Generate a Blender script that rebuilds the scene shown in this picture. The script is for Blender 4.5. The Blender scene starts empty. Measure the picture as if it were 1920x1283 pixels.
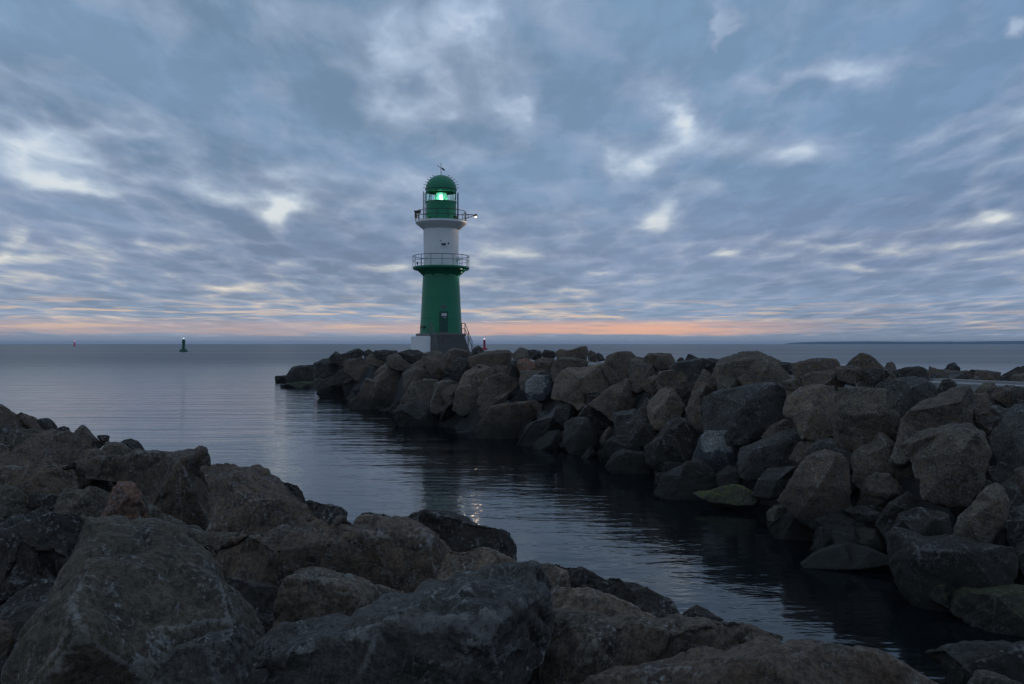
import bpy, math, random
import numpy as np
from mathutils import Vector
from mathutils.geometry import delaunay_2d_cdt
R = math.radians
random.seed(7)
scene = bpy.context.scene
COL = scene.collection

# ---------------------------------------------------------------- camera
F = 1600.0            # focal length in photo pixels (photo 1920 wide)
CX, HY = 960.0, 644.8  # optical centre column, horizon row
CAMZ = 2.8
cam_d = bpy.data.cameras.new('camera'); cam = bpy.data.objects.new('camera', cam_d)
COL.objects.link(cam)
cam.location = (0, 0, CAMZ); cam.rotation_euler = (R(90), 0, 0)
cam_d.sensor_width = 36; cam_d.lens = 36 * F / 1920
cam_d.shift_y = (HY - 641.5) / 1920
cam_d.clip_start = 0.05; cam_d.clip_end = 60000
scene.camera = cam
scene.view_settings.view_transform = 'Standard'
scene.view_settings.look = 'None'
scene.view_settings.exposure = 0.0
scene.view_settings.gamma = 1
scene.cycles.max_bounces = 8
scene.cycles.volume_bounces = 0

# ---------------------------------------------------------------- world: broken stratocumulus after sunset
world = bpy.data.worlds.new('World'); scene.world = world; world.use_nodes = True
WT = world.node_tree; WT.nodes.clear()
def _in(T, sock, v):
    if isinstance(v, bpy.types.NodeSocket): T.links.new(v, sock)
    elif isinstance(v, (tuple, list)):
        sock.default_value = tuple(v) + ((1.0,) if len(v) == 3 and sock.type == 'RGBA' else ())
    else: sock.default_value = v
def M(T, op, a, b=0.0, c=0.0, clamp=False):
    n = T.nodes.new('ShaderNodeMath'); n.operation = op; n.use_clamp = clamp
    _in(T, n.inputs[0], a); _in(T, n.inputs[1], b)
    if len(n.inputs) > 2: _in(T, n.inputs[2], c)
    return n.outputs[0]
def SS(T, v, lo, hi, a=0.0, b=1.0):
    n = T.nodes.new('ShaderNodeMapRange'); n.interpolation_type = 'SMOOTHSTEP'
    _in(T, n.inputs['Value'], v); n.inputs['From Min'].default_value = lo; n.inputs['From Max'].default_value = hi
    n.inputs['To Min'].default_value = a; n.inputs['To Max'].default_value = b
    return n.outputs[0]
def MIX(T, f, a, b, mode='MIX'):
    n = T.nodes.new('ShaderNodeMix'); n.data_type = 'RGBA'; n.blend_type = mode
    _in(T, n.inputs['Factor'], f); _in(T, n.inputs['A'], a); _in(T, n.inputs['B'], b)
    return n.outputs['Result']
def RAMP(T, v, stops, interp='LINEAR'):
    n = T.nodes.new('ShaderNodeValToRGB'); _in(T, n.inputs[0], v)
    e = n.color_ramp.elements; n.color_ramp.interpolation = interp
    while len(e) < len(stops): e.new(0.5)
    for k, (p, c) in zip(e, stops): k.position = p; k.color = tuple(c) + (1,)
    return n.outputs[0]
def NOISE(T, vec, scale, detail=4, rough=0.5, dist=0.0, lac=2.0, dim='3D', col=False):
    n = T.nodes.new('ShaderNodeTexNoise'); n.noise_dimensions = dim; _in(T, n.inputs['Vector'], vec)
    n.inputs['Scale'].default_value = scale; n.inputs['Detail'].default_value = detail
    n.inputs['Roughness'].default_value = rough; n.inputs['Distortion'].default_value = dist
    n.inputs['Lacunarity'].default_value = lac
    return n.outputs[1 if col else 0]
def XYZ(T, x, y, z):
    n = T.nodes.new('ShaderNodeCombineXYZ'); _in(T, n.inputs[0], x); _in(T, n.inputs[1], y); _in(T, n.inputs[2], z)
    return n.outputs[0]
def s2l(r, g, b):
    f = lambda c: (c / 255 / 12.92) if c <= 10 else ((c / 255 + 0.055) / 1.055) ** 2.4
    return (f(r), f(g), f(b))

def build_world():
    T = WT
    tc = T.nodes.new('ShaderNodeTexCoord'); sp = T.nodes.new('ShaderNodeSeparateXYZ')
    T.links.new(tc.outputs['Generated'], sp.inputs[0])
    x, y, z = sp.outputs
    rho = M(T, 'SQRT', M(T, 'ADD', M(T, 'MULTIPLY', x, x), M(T, 'MULTIPLY', y, y)))
    el = M(T, 'DIVIDE', z, M(T, 'MAXIMUM', rho, 0.001))          # tan of elevation
    az = M(T, 'ARCTAN2', x, y)                                    # 0 = straight out to sea
    zz = M(T, 'ADD', M(T, 'MAXIMUM', z, 0.0), 0.035)
    q_ = M(T, 'POWER', zz, -0.6)                                  # a cloud deck running away to the horizon
    u = M(T, 'MULTIPLY', M(T, 'MULTIPLY', az, q_), 1.5); v = M(T, 'MULTIPLY', q_, 1.1)
    cloudp = XYZ(T, u, v, 0.0)
    n1 = NOISE(T, cloudp, 1.25, 6, 0.54, 0.12, dim='2D')                     # cloud masses
    n2 = NOISE(T, XYZ(T, M(T, 'ADD', u, 31.0), v, 0.0), 4.4, 5, 0.58, 0.1, dim='2D')
    n3 = NOISE(T, XYZ(T, M(T, 'MULTIPLY', u, 0.8), M(T, 'ADD', v, 9.0), 0.0), 0.55, 2, 0.5, 0.4, dim='2D')
    # thin places in the deck, each a direction in the sky
    blobs = [(700,60,170,45,.13),(860,40,60,60,.14),(730,118,50,18,.16),(860,175,50,40,.12),(850,200,25,12,.10),
             (1255,215,75,45,.26),(1262,215,30,25,.22),(1195,308,90,32,.22),(1200,310,30,20,.15),(1120,290,60,30,.12),(1340,270,150,22,.12),
             (1245,410,22,28,.26),(1310,365,60,16,.12),
             (505,388,70,26,.22),(520,410,25,28,.26),(420,370,80,16,.16),(290,325,60,20,.10),(130,340,90,22,.16),
             (60,235,160,30,.13),(225,250,50,16,.17),(200,290,90,12,.11),(20,290,60,50,.17),(120,140,50,28,.13),(300,200,90,22,.08),(160,345,70,14,.15),
             (1560,138,110,26,.17),(1500,150,90,16,.12),(1680,120,100,16,.10),(1905,45,34,26,.40),(1362,70,17,45,.22),(978,208,26,22,.14),
             (1505,298,38,28,.24),(1700,265,130,18,.12),(1850,225,110,18,.12),(1375,473,26,9,.26),(1872,412,50,15,.26),(1560,465,130,10,.16),
             (1765,463,80,8,.19),(1612,500,40,8,.22),(1905,520,40,9,.2),(960,478,40,11,.2),(1110,510,26,7,.26),
             (300,458,50,10,.22),(365,462,26,7,.2),(50,485,90,12,.24),(5,450,22,35,.24),(55,520,50,10,.22),(230,530,60,9,.18),(400,540,80,10,.20),
             (545,570,120,8,.20),(900,400,60,16,.14),(670,375,50,12,.10),(735,510,40,7,.18),(980,590,160,8,.17),(1245,578,60,7,.2),
             # thick places
             (420,120,130,90,-.10),(1650,220,170,60,-.13),(1640,370,170,60,-.15),(1380,330,80,50,-.08),(700,270,130,60,-.08),(1050,120,90,60,-.06),(1150,200,60,40,-.06),(650,470,150,30,-.10),
             (150,420,100,20,-.08),(1450,550,250,20,-.06),(1780,180,140,30,-.08)]
    acc = None
    wn = NOISE(T, XYZ(T, M(T, 'MULTIPLY', az, 9.0), M(T, 'MULTIPLY', el, 15.0), 0.0), 1.0, 4, 0.5, 0.0, dim='2D', col=True)
    ws = T.nodes.new('ShaderNodeSeparateColor'); T.links.new(wn, ws.inputs[0])
    wk = M(T, 'MULTIPLY_ADD', el, 0.30, 0.018)
    azw = M(T, 'ADD', az, M(T, 'MULTIPLY', M(T, 'SUBTRACT', ws.outputs[0], 0.5), M(T, 'MULTIPLY', wk, 1.3)))
    elw0 = M(T, 'ADD', el, M(T, 'MULTIPLY', M(T, 'SUBTRACT', ws.outputs[1], 0.5), M(T, 'MULTIPLY', wk, 0.8)))
    pw = XYZ(T, azw, elw0, 0.0)
    def VM(op, *a):
        n = T.nodes.new('ShaderNodeVectorMath'); n.operation = op
        for k, q in enumerate(a): _in(T, n.inputs[k], q)
        return n.outputs['Value'] if op == 'DOT_PRODUCT' else n.outputs[0]
    for (px, py, rx, ry, a) in blobs:
        cz = math.atan((px - CX) / F); ce = (HY - py) / F * math.cos(cz)
        kx = F / rx * (1 + ((px - CX) / F) ** 2); ky = F / ry / math.cos(cz)
        v_ = VM('MULTIPLY_ADD', pw, (kx, ky, 0.0), (-cz * kx, -ce * ky, 0.0))
        q = VM('DOT_PRODUCT', v_, v_)
        g = M(T, 'DIVIDE', a * (1.22 if a > 0 else 1.1), M(T, 'MULTIPLY_ADD', q, q, 1.0))
        acc = g if acc is None else M(T, 'ADD', acc, g)
    dens = M(T, 'ADD', M(T, 'ADD', M(T, 'MULTIPLY', n1, 0.78), M(T, 'MULTIPLY', n2, 0.46)), -0.17)
    vo = T.nodes.new('ShaderNodeTexVoronoi'); vo.voronoi_dimensions = '2D'; vo.inputs['Scale'].default_value = 4.6
    T.links.new(XYZ(T, M(T, 'ADD', u, M(T, 'MULTIPLY', ws.outputs[0], 0.45)), M(T, 'ADD', v, M(T, 'MULTIPLY', n1, 0.5)), 0.0), vo.inputs['Vector'])
    puff = M(T, 'MULTIPLY', M(T, 'SUBTRACT', vo.outputs['Distance'], 0.42), 0.35)      # cloudlets packed side by side, thin between them
    dens = M(T, 'ADD', dens, puff)
    openness = M(T, 'ADD', M(T, 'ADD', dens, acc), SS(T, az, 0.1, -0.35, 0.0, 0.025))
    low = SS(T, el, 0.11, 0.03)                                   # cloud bands crowd together low down
    thin = SS(T, M(T, 'ADD', openness, M(T, 'MULTIPLY', low, 0.01)), 0.52, 1.04)
    rip = SS(T, n2, 0.35, 0.65)
    e01 = M(T, 'MULTIPLY', el, 2.5, clamp=True)                   # 0..0.4 -> 0..1
    cloud = RAMP(T, e01, [(0.0, s2l(134,149,171)), (0.03, s2l(137,152,172)), (0.10, s2l(134,153,177)), (0.25, s2l(125,143,170)),
                          (0.5, s2l(120,146,175)), (0.8, s2l(119,146,175)), (1.0, s2l(118,146,175))])
    side = SS(T, az, -0.1, 0.55)
    cloud = MIX(T, M(T, 'MULTIPLY', side, 0.55), cloud, MIX(T, 1.0, cloud, (0.78, 0.84, 0.93), 'MULTIPLY'))
    shade = M(T, 'ADD', M(T, 'MULTIPLY', SS(T, n3, 0.3, 0.7), 0.20), M(T, 'MULTIPLY', rip, 0.14))
    shade = M(T, 'ADD', shade, 0.86)
    cloud = MIX(T, 1.0, cloud, XYZ(T, shade, shade, shade), 'MULTIPLY')
    gap = RAMP(T, e01, [(0.0, s2l(215,190,175)), (0.05, s2l(230,210,190)), (0.12, s2l(228,215,196)), (0.22, s2l(214,217,212)),
                        (0.45, s2l(196,212,228)), (1.0, s2l(184,204,230))])
    sky = MIX(T, M(T, 'MULTIPLY', SS(T, openness, 0.34, 0.60), 0.26), cloud, s2l(176,184,206))
    sky = MIX(T, thin, sky, gap)
    peak = SS(T, openness, 0.80, 1.05)
    sky = MIX(T, M(T, 'MULTIPLY', peak, 0.5), sky, s2l(232,234,232))
    # afterglow slot above the horizon bank
    hn = NOISE(T, XYZ(T, M(T, 'MULTIPLY', az, 3.0), M(T, 'MULTIPLY', el, 60.0), 0.0), 3.0, 5, 0.6, 0.3)
    hn2 = NOISE(T, XYZ(T, M(T, 'MULTIPLY', az, 14.0), 0.0, 3.0), 1.2, 4, 0.55)
    elw = M(T, 'ADD', el, M(T, 'MULTIPLY', M(T, 'SUBTRACT', hn, 0.5), 0.016))
    glowfall = SS(T, M(T, 'ADD', az, M(T, 'MULTIPLY', M(T, 'SUBTRACT', hn, 0.5), 0.35)), 0.42, 0.22)                               # ends right of centre
    wide = M(T, 'MULTIPLY', SS(T, elw, 0.0090, 0.0125), SS(T, elw, 0.030, 0.019))
    wisps = M(T, 'MULTIPLY', M(T, 'MULTIPLY', SS(T, hn, 0.50, 0.62), SS(T, el, 0.060, 0.030)), SS(T, el, 0.010, 0.018))
    hot = SS(T, M(T, 'ABSOLUTE', M(T, 'SUBTRACT', az, 0.13)), 0.34, 0.0)
    glowc = MIX(T, hot, s2l(203,176,169), s2l(236,182,156))
    sky = MIX(T, M(T, 'MULTIPLY', M(T, 'MULTIPLY', wisps, 0.72), M(T, 'ADD', 0.35, M(T, 'MULTIPLY', glowfall, 0.65))), sky, s2l(240,206,172))
    sky = MIX(T, M(T, 'MULTIPLY', M(T, 'MULTIPLY', M(T, 'MULTIPLY', wide, glowfall), M(T, 'ADD', 0.60, M(T, 'MULTIPLY', hot, 0.35))), SS(T, hn, 0.30, 0.52, 0.45, 1.0)), sky, glowc)
    bank_top = M(T, 'ADD', 0.0085, M(T, 'MULTIPLY', M(T, 'SUBTRACT', hn2, 0.5), 0.006))
    bank = SS(T, M(T, 'SUBTRACT', bank_top, el), -0.0012, 0.0012)
    bankc = MIX(T, SS(T, az, 0.15, 0.45), s2l(137,148,167), s2l(131,147,165))
    sky = MIX(T, M(T, 'MULTIPLY', bank, 0.85), sky, bankc)
    # overhead and behind the viewer the deck is a plain, slightly darker grey-blue
    high = SS(T, el, 0.45, 1.2)
    sky = MIX(T, M(T, 'MULTIPLY', high, 0.7), sky, s2l(140,160,186))
    # the landward half of the sky, behind the viewer, has already gone darker
    rear = M(T, 'MULTIPLY', SS(T, M(T, 'DIVIDE', y, M(T, 'ADD', rho, 0.2)), 0.35, -0.45), SS(T, z, 1.0, 0.55))
    sky = MIX(T, M(T, 'MULTIPLY', rear, 0.0), sky, (0.02, 0.028, 0.045))
    sky = MIX(T, SS(T, el, -0.001, -0.02), sky, s2l(60,72,90))
    bg = T.nodes.new('ShaderNodeBackground'); out = T.nodes.new('ShaderNodeOutputWorld')
    T.links.new(sky, bg.inputs[0]); bg.inputs[1].default_value = 1.0
    T.links.new(bg.outputs[0], out.inputs[0])
build_world()

# a breath of warm light from the sun just under the edge of the sea, spread wide by the cloud
sd = bpy.data.lights.new('sun', 'SUN'); sun = bpy.data.objects.new('sun', sd); COL.objects.link(sun)
sd.energy = 0.008; sd.angle = R(40); sd.color = (1.0, 0.72, 0.5)
sun.rotation_euler = (R(-86), 0, R(-10))      # shines from low over the sea towards the viewer

# ---------------------------------------------------------------- helpers
def tag(o, label=None, cat=None, group=None, kind=None):
    if label: o['label'] = label
    if cat: o['category'] = cat
    if group: o['group'] = group
    if kind: o['kind'] = kind
    return o
def empty(name, loc):
    o = bpy.data.objects.new(name, None); o.location = loc; COL.objects.link(o); o.empty_display_size = 0.3
    return o
class MB:
    """collects shapes and links them as one mesh object"""
    def __init__(s): s.v = []; s.f = []
    def add(s, vs, fs):
        b = len(s.v); s.v += [tuple(p) for p in vs]; s.f += [tuple(b + i for i in f) for f in fs]; return s
    def box(s, c, d, rz=0.0):
        ca, sa = math.cos(rz), math.sin(rz); vs = []
        for sx in (-1, 1):
            for sy in (-1, 1):
                for sz in (-1, 1):
                    a, b = sx * d[0] / 2, sy * d[1] / 2
                    vs.append((c[0] + a * ca - b * sa, c[1] + a * sa + b * ca, c[2] + sz * d[2] / 2))
        return s.add(vs, [(0,1,3,2),(4,6,7,5),(0,4,5,1),(2,3,7,6),(0,2,6,4),(1,5,7,3)])
    def tube(s, p, q, r, n=8, r2=None):
        p, q = Vector(p), Vector(q); d = (q - p).normalized(); r2 = r if r2 is None else r2
        a = d.orthogonal().normalized(); b = d.cross(a); vs = []
        for P, rr in ((p, r), (q, r2)):
            for k in range(n):
                t = 2 * math.pi * k / n; vs.append(P + a * math.cos(t) * rr + b * math.sin(t) * rr)
        fs = [(k, (k + 1) % n, n + (k + 1) % n, n + k) for k in range(n)] + [tuple(range(n))[::-1], tuple(range(n, 2 * n))]
        return s.add(vs, fs)
    def path(s, pts, r, n=6):
        for a, b in zip(pts[:-1], pts[1:]): s.tube(a, b, r, n)
        return s
    def lathe(s, prof, n=64, a0=0.0, a1=2 * math.pi, c=(0, 0)):
        full = abs(a1 - a0 - 2 * math.pi) < 1e-6; m = n if full else n + 1; vs = []
        for (r, z) in prof:
            for k in range(m):
                t = a0 + (a1 - a0) * k / n; vs.append((c[0] + r * math.cos(t), c[1] + r * math.sin(t), z))
        fs = []
        for i in range(len(prof) - 1):
            for k in range(n):
                k2 = (k + 1) % m
                fs.append((i * m + k, i * m + k2, (i + 1) * m + k2, (i + 1) * m + k))
        return s.add(vs, fs)
    def ring(s, R_, z, r, n=64, c=(0, 0)):
        k = [(c[0] + R_ * math.cos(2 * math.pi * i / n), c[1] + R_ * math.sin(2 * math.pi * i / n), z) for i in range(n + 1)]
        return s.path(k, r, 6)
    def build(s, name, mat, parent=None, smooth=False):
        me = bpy.data.meshes.new(name); me.from_pydata(s.v, [], s.f); me.update()
        me.materials.append(mat)
        if smooth:
            me.polygons.foreach_set('use_smooth', [True] * len(me.polygons))
            me.set_sharp_from_angle(angle=R(35))
        o = bpy.data.objects.new(name, me); COL.objects.link(o)
        if parent: o.parent = parent
        return o

# ---------------------------------------------------------------- materials
def new_mat(name):
    m = bpy.data.materials.new(name); m.use_nodes = True; T = m.node_tree
    b = T.nodes['Principled BSDF']; return m, T, b
def painted(name, col, rough=0.45, spec=0.4, dirt=0.25, dirtc=(0.10, 0.085, 0.06), metallic=0.0):
    m, T, b = new_mat(name)
    tc = T.nodes.new('ShaderNodeTexCoord').outputs['Object']
    mp = T.nodes.new('ShaderNodeMapping'); T.links.new(tc, mp.inputs[0]); mp.inputs['Scale'].default_value = (1, 1, 0.22)
    n = NOISE(T, mp.outputs[0], 2.2, 6, 0.6); n2 = NOISE(T, tc, 9.0, 4, 0.6)
    c = MIX(T, M(T, 'MULTIPLY', SS(T, n, 0.50, 0.78), dirt), col, dirtc)
    c = MIX(T, SS(T, n2, 0.35, 0.7, 0.0, 0.18), c, tuple(k * 0.7 for k in col))
    T.links.new(c, b.inputs['Base Color'])
    b.inputs['Roughness'].default_value = rough; b.inputs['Specular IOR Level'].default_value = spec
    b.inputs['Metallic'].default_value = metallic
    return m
def glow(name, col, strength):
    m, T, b = new_mat(name); b.inputs['Base Color'].default_value = (*col, 1)
    b.inputs['Emission Color'].default_value = (*col, 1); b.inputs['Emission Strength'].default_value = strength
    return m
GREEN = painted('green paint', (0.010, 0.205, 0.092), 0.38, 0.45, 0.12, (0.03, 0.06, 0.03))
WHITE = painted('white paint', (0.88, 0.86, 0.84), 0.5, 0.3, 0.14, (0.35, 0.28, 0.2))
DKGREEN = painted('dark green paint', (0.012, 0.055, 0.035), 0.45)
RAILM = painted('grey railing paint', (0.12, 0.12, 0.12), 0.5)
BLACKM = painted('dark metal', (0.03, 0.035, 0.033), 0.5)
CONC = painted('grey concrete', (0.20, 0.185, 0.165), 0.85, 0.2, 0.5, (0.08, 0.07, 0.055))
STEPM = painted('stair concrete', (0.13, 0.12, 0.11), 0.85, 0.2, 0.6, (0.06, 0.05, 0.045))
REDM = painted('red buoy paint', (0.42, 0.015, 0.05), 0.45)
BUOYG = painted('green buoy paint', (0.015, 0.10, 0.055), 0.5)
PINKR = painted('faded red buoy paint', (0.65, 0.05, 0.09), 0.5)

def rock_mat(name, ca, cb, moss=0.0, wet=1.0, fleck=1.0, patch=None, rough=0.78, warm=None):
    """two stone colours, mineral flecks and veins, chipped pale edges, a wet algae zone at the waterline"""
    m, T, b = new_mat(name)
    tc = T.nodes.new('ShaderNodeTexCoord').outputs['Object']
    oi = T.nodes.new('ShaderNodeObjectInfo').outputs['Random']
    off = T.nodes.new('ShaderNodeVectorMath'); off.operation = 'ADD'; T.links.new(tc, off.inputs[0])
    T.links.new(XYZ(T, M(T, 'MULTIPLY', oi, 37.0), M(T, 'MULTIPLY', oi, 91.0), M(T, 'MULTIPLY', oi, 13.0)), off.inputs[1])
    p = off.outputs[0]
    nb = NOISE(T, p, 1.7, 6, 0.62, 0.6)
    nf = NOISE(T, p, 34.0, 5, 0.7)
    nm = NOISE(T, p, 7.0, 8, 0.68, 0.4)
    c = MIX(T, SS(T, nb, 0.36, 0.64), ca, cb)
    stain = warm or (0.135, 0.10, 0.07)
    c = MIX(T, SS(T, NOISE(T, p, 1.1, 5, 0.6, 1.0), 0.54, 0.72, 0.0, 0.42), c, stain)
    c = MIX(T, SS(T, nm, 0.46, 0.60, 0.0, 0.52), c, (0.028, 0.026, 0.023))
    gr_ = NOISE(T, p, 75.0, 3, 0.7)
    gv = M(T, 'ADD', SS(T, nf, 0.36, 0.64, 0.62, 1.28), SS(T, gr_, 0.35, 0.65, -0.22, 0.22))
    c = MIX(T, 1.0, c, XYZ(T, gv, gv, gv), 'MULTIPLY')
    geo = T.nodes.new('ShaderNodeNewGeometry')
    at_ = T.nodes.new('ShaderNodeAttribute'); at_.attribute_name = 'ridge'; ridge = at_.outputs['Fac']
    edge = M(T, 'MULTIPLY', SS(T, M(T, 'ADD', ridge, M(T, 'MULTIPLY', M(T, 'SUBTRACT', nf, 0.5), 2.6)), 0.55, 1.25), SS(T, NOISE(T, p, 3.1, 4, 0.6), 0.42, 0.58))
    c = MIX(T, M(T, 'MULTIPLY', edge, 0.42 * fleck), c, (0.34, 0.32, 0.29))
    # pale crusts: thin broken contour lines and specks
    line = M(T, 'ABSOLUTE', M(T, 'SUBTRACT', NOISE(T, p, 1.9, 7, 0.66, 0.8), 0.52))
    vein = M(T, 'MULTIPLY', SS(T, line, 0.016, 0.002), SS(T, nm, 0.46, 0.60))
    speck = M(T, 'MULTIPLY', SS(T, nf, 0.53, 0.66), SS(T, nm, 0.50, 0.58))
    c = MIX(T, M(T, 'MULTIPLY', M(T, 'MAXIMUM', M(T, 'MULTIPLY', vein, 0.5), M(T, 'MULTIPLY', speck, 0.9)), 0.70 * fleck), c, (0.36, 0.345, 0.32))
    pos = T.nodes.new('ShaderNodeSeparateXYZ'); T.links.new(geo.outputs['Position'], pos.inputs[0])
    nrm = T.nodes.new('ShaderNodeSeparateXYZ'); T.links.new(geo.outputs['Normal'], nrm.inputs[0])
    if patch:
        cx, cy, cz, rr = patch
        d = T.nodes.new('ShaderNodeVectorMath'); d.operation = 'DISTANCE'
        T.links.new(tc, d.inputs[0]); d.inputs[1].default_value = (cx, cy, cz)
        dn = M(T, 'ADD', d.outputs['Value'], M(T, 'MULTIPLY', M(T, 'SUBTRACT', nm, 0.5), rr * 1.5))
        c = MIX(T, SS(T, dn, rr, rr * 0.85), c, MIX(T, SS(T, nf, 0.4, 0.6), (0.30, 0.29, 0.26), (0.10, 0.095, 0.09)))
    if wet:
        wz = SS(T, M(T, 'ADD', pos.outputs[2], M(T, 'MULTIPLY', M(T, 'SUBTRACT', nb, 0.5), 0.9)), 0.95, 0.20)
        c = MIX(T, M(T, 'MULTIPLY', wz, 0.85 * wet), c, (0.020, 0.020, 0.016))
    if moss:
        g = M(T, 'MULTIPLY', SS(T, M(T, 'ADD', nrm.outputs[2], M(T, 'MULTIPLY', M(T, 'SUBTRACT', nm, 0.5), 1.1)), 0.35, 0.75), SS(T, nb, 0.34, 0.52))
        c = MIX(T, M(T, 'MULTIPLY', g, moss), c, MIX(T, SS(T, nf, 0.4, 0.6), (0.05, 0.06, 0.010), (0.10, 0.115, 0.016)))
    T.links.new(c, b.inputs['Base Color'])
    b.inputs['Roughness'].default_value = rough; b.inputs['Specular IOR Level'].default_value = 0.28
    hgt = M(T, 'ADD', M(T, 'MULTIPLY', nm, 0.7), M(T, 'ADD', M(T, 'MULTIPLY', nf, 0.22), M(T, 'MULTIPLY', vein, -0.1)))
    bp = T.nodes.new('ShaderNodeBump'); bp.inputs['Strength'].default_value = 0.85; bp.inputs['Distance'].default_value = 0.045
    T.links.new(hgt, bp.inputs['Height']); T.links.new(bp.outputs[0], b.inputs['Normal'])
    return m
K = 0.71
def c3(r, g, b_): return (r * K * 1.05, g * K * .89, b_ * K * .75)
RM = {
 'gr': rock_mat('grey granite', c3(.185,.165,.135), c3(.13,.12,.105)),
 'br': rock_mat('brown granite', c3(.18,.145,.115), c3(.125,.105,.09)),
 'tn': rock_mat('tan granite', c3(.28,.235,.19), c3(.20,.175,.145)),
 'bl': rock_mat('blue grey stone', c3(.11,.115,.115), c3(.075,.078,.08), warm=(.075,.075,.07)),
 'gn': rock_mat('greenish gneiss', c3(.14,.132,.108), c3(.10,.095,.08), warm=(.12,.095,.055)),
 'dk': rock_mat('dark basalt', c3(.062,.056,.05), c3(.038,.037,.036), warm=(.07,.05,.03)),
 'rd': rock_mat('reddish granite', c3(.29,.165,.125), c3(.19,.135,.105), warm=(.24,.10,.08)),
 'ms': rock_mat('mossy stone', c3(.12,.12,.10), c3(.07,.075,.06), moss=0.7, wet=0.3),
 'mk': rock_mat('weedy dark stone', c3(.055,.055,.045), c3(.03,.03,.028), moss=0.30, wet=0.6),
}
# ---------------------------------------------------------------- stone geometry
def _hash(ix, iy, iz, seed):
    h = (ix * 374761393 + iy * 668265263 + iz * 2147483647 + seed * 1274126177) & 0xffffffff
    h = ((h ^ (h >> 13)) * 1274126177) & 0xffffffff
    h = ((h ^ (h >> 16)) * 2246822519) & 0xffffffff
    return h ^ (h >> 15)
_G = np.array([[1,1,0],[-1,1,0],[1,-1,0],[-1,-1,0],[1,0,1],[-1,0,1],[1,0,-1],[-1,0,-1],[0,1,1],[0,-1,1],[0,1,-1],[0,-1,-1]], float)
def perlin(P, seed=0):
    I = np.floor(P).astype(np.int64); f = P - I; w = f * f * f * (f * (f * 6 - 15) + 10); out = np.zeros(len(P))
    for dx in (0, 1):
        wx = w[:, 0] if dx else 1 - w[:, 0]
        for dy in (0, 1):
            wy = w[:, 1] if dy else 1 - w[:, 1]
            for dz in (0, 1):
                wz = w[:, 2] if dz else 1 - w[:, 2]
                g = _G[_hash(I[:, 0] + dx, I[:, 1] + dy, I[:, 2] + dz, seed) % 12]
                out += wx * wy * wz * (g[:, 0] * (f[:, 0] - dx) + g[:, 1] * (f[:, 1] - dy) + g[:, 2] * (f[:, 2] - dz))
    return out
def edges_of(Fc):
    e = np.concatenate([Fc[:, [0, 1]], Fc[:, [1, 2]], Fc[:, [2, 0]]]); e.sort(axis=1)
    return np.unique(e, axis=0, return_inverse=True)
def subdiv(V, Fc):
    E, inv = edges_of(Fc); inv = inv.ravel(); n = len(Fc); nv = len(V)
    mid = (V[E[:, 0]] + V[E[:, 1]]) / 2
    a, b, c = nv + inv[:n], nv + inv[n:2 * n], nv + inv[2 * n:]
    return np.vstack([V, mid]), np.vstack([np.c_[Fc[:, 0], a, c], np.c_[a, Fc[:, 1], b], np.c_[c, b, Fc[:, 2]], np.c_[a, b, c]])
def smooth(V, Fc, it, lam=0.5):
    E, _ = edges_of(Fc)
    cnt = np.bincount(E.ravel(), minlength=len(V)).astype(float)[:, None]; cnt[cnt == 0] = 1
    for _i in range(it):
        S = np.stack([np.bincount(E[:, 0], V[E[:, 1], k], len(V)) + np.bincount(E[:, 1], V[E[:, 0], k], len(V)) for k in range(3)], 1)
        V = V + lam * (S / cnt - V)
    return V
def normals(V, Fc):
    n = np.cross(V[Fc[:, 1]] - V[Fc[:, 0]], V[Fc[:, 2]] - V[Fc[:, 0]])
    N = np.stack([sum(np.bincount(Fc[:, j], n[:, k], len(V)) for j in range(3)) for k in range(3)], 1)
    L = np.linalg.norm(N, axis=1)[:, None]; L[L == 0] = 1
    return N / L
def mesh_np(name, V, Fc, A=None, mat=None):
    me = bpy.data.meshes.new(name)
    me.vertices.add(len(V)); me.vertices.foreach_set('co', V.astype(np.float32).ravel())
    me.loops.add(len(Fc) * 3); me.loops.foreach_set('vertex_index', Fc.astype(np.int32).ravel())
    me.polygons.add(len(Fc)); me.polygons.foreach_set('loop_start', np.arange(0, len(Fc) * 3, 3, dtype=np.int32))
    me.polygons.foreach_set('use_smooth', np.ones(len(Fc), bool))
    me.update(calc_edges=True)
    if A is not None: me.attributes.new('ridge', 'FLOAT', 'POINT').data.foreach_set('value', A.astype(np.float32))
    me.validate(); me.materials.append(mat)
    return me
def faceting(P, seed, k, grad, spread):
    """a continuous, creased field made of flat pieces: broken stone faces"""
    G = np.random.default_rng(seed); out = 0
    for sg in (1, -1):
        a = G.normal(size=(k, 3)); a *= (grad * G.uniform(.6, 1.2, k) / np.linalg.norm(a, axis=1))[:, None]
        c = G.uniform(-.5, .5, (k, 3)) * spread; f = (P @ a.T - (a * c).sum(1)).max(axis=1); out = out + sg * f
    return out - out.mean()
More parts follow.
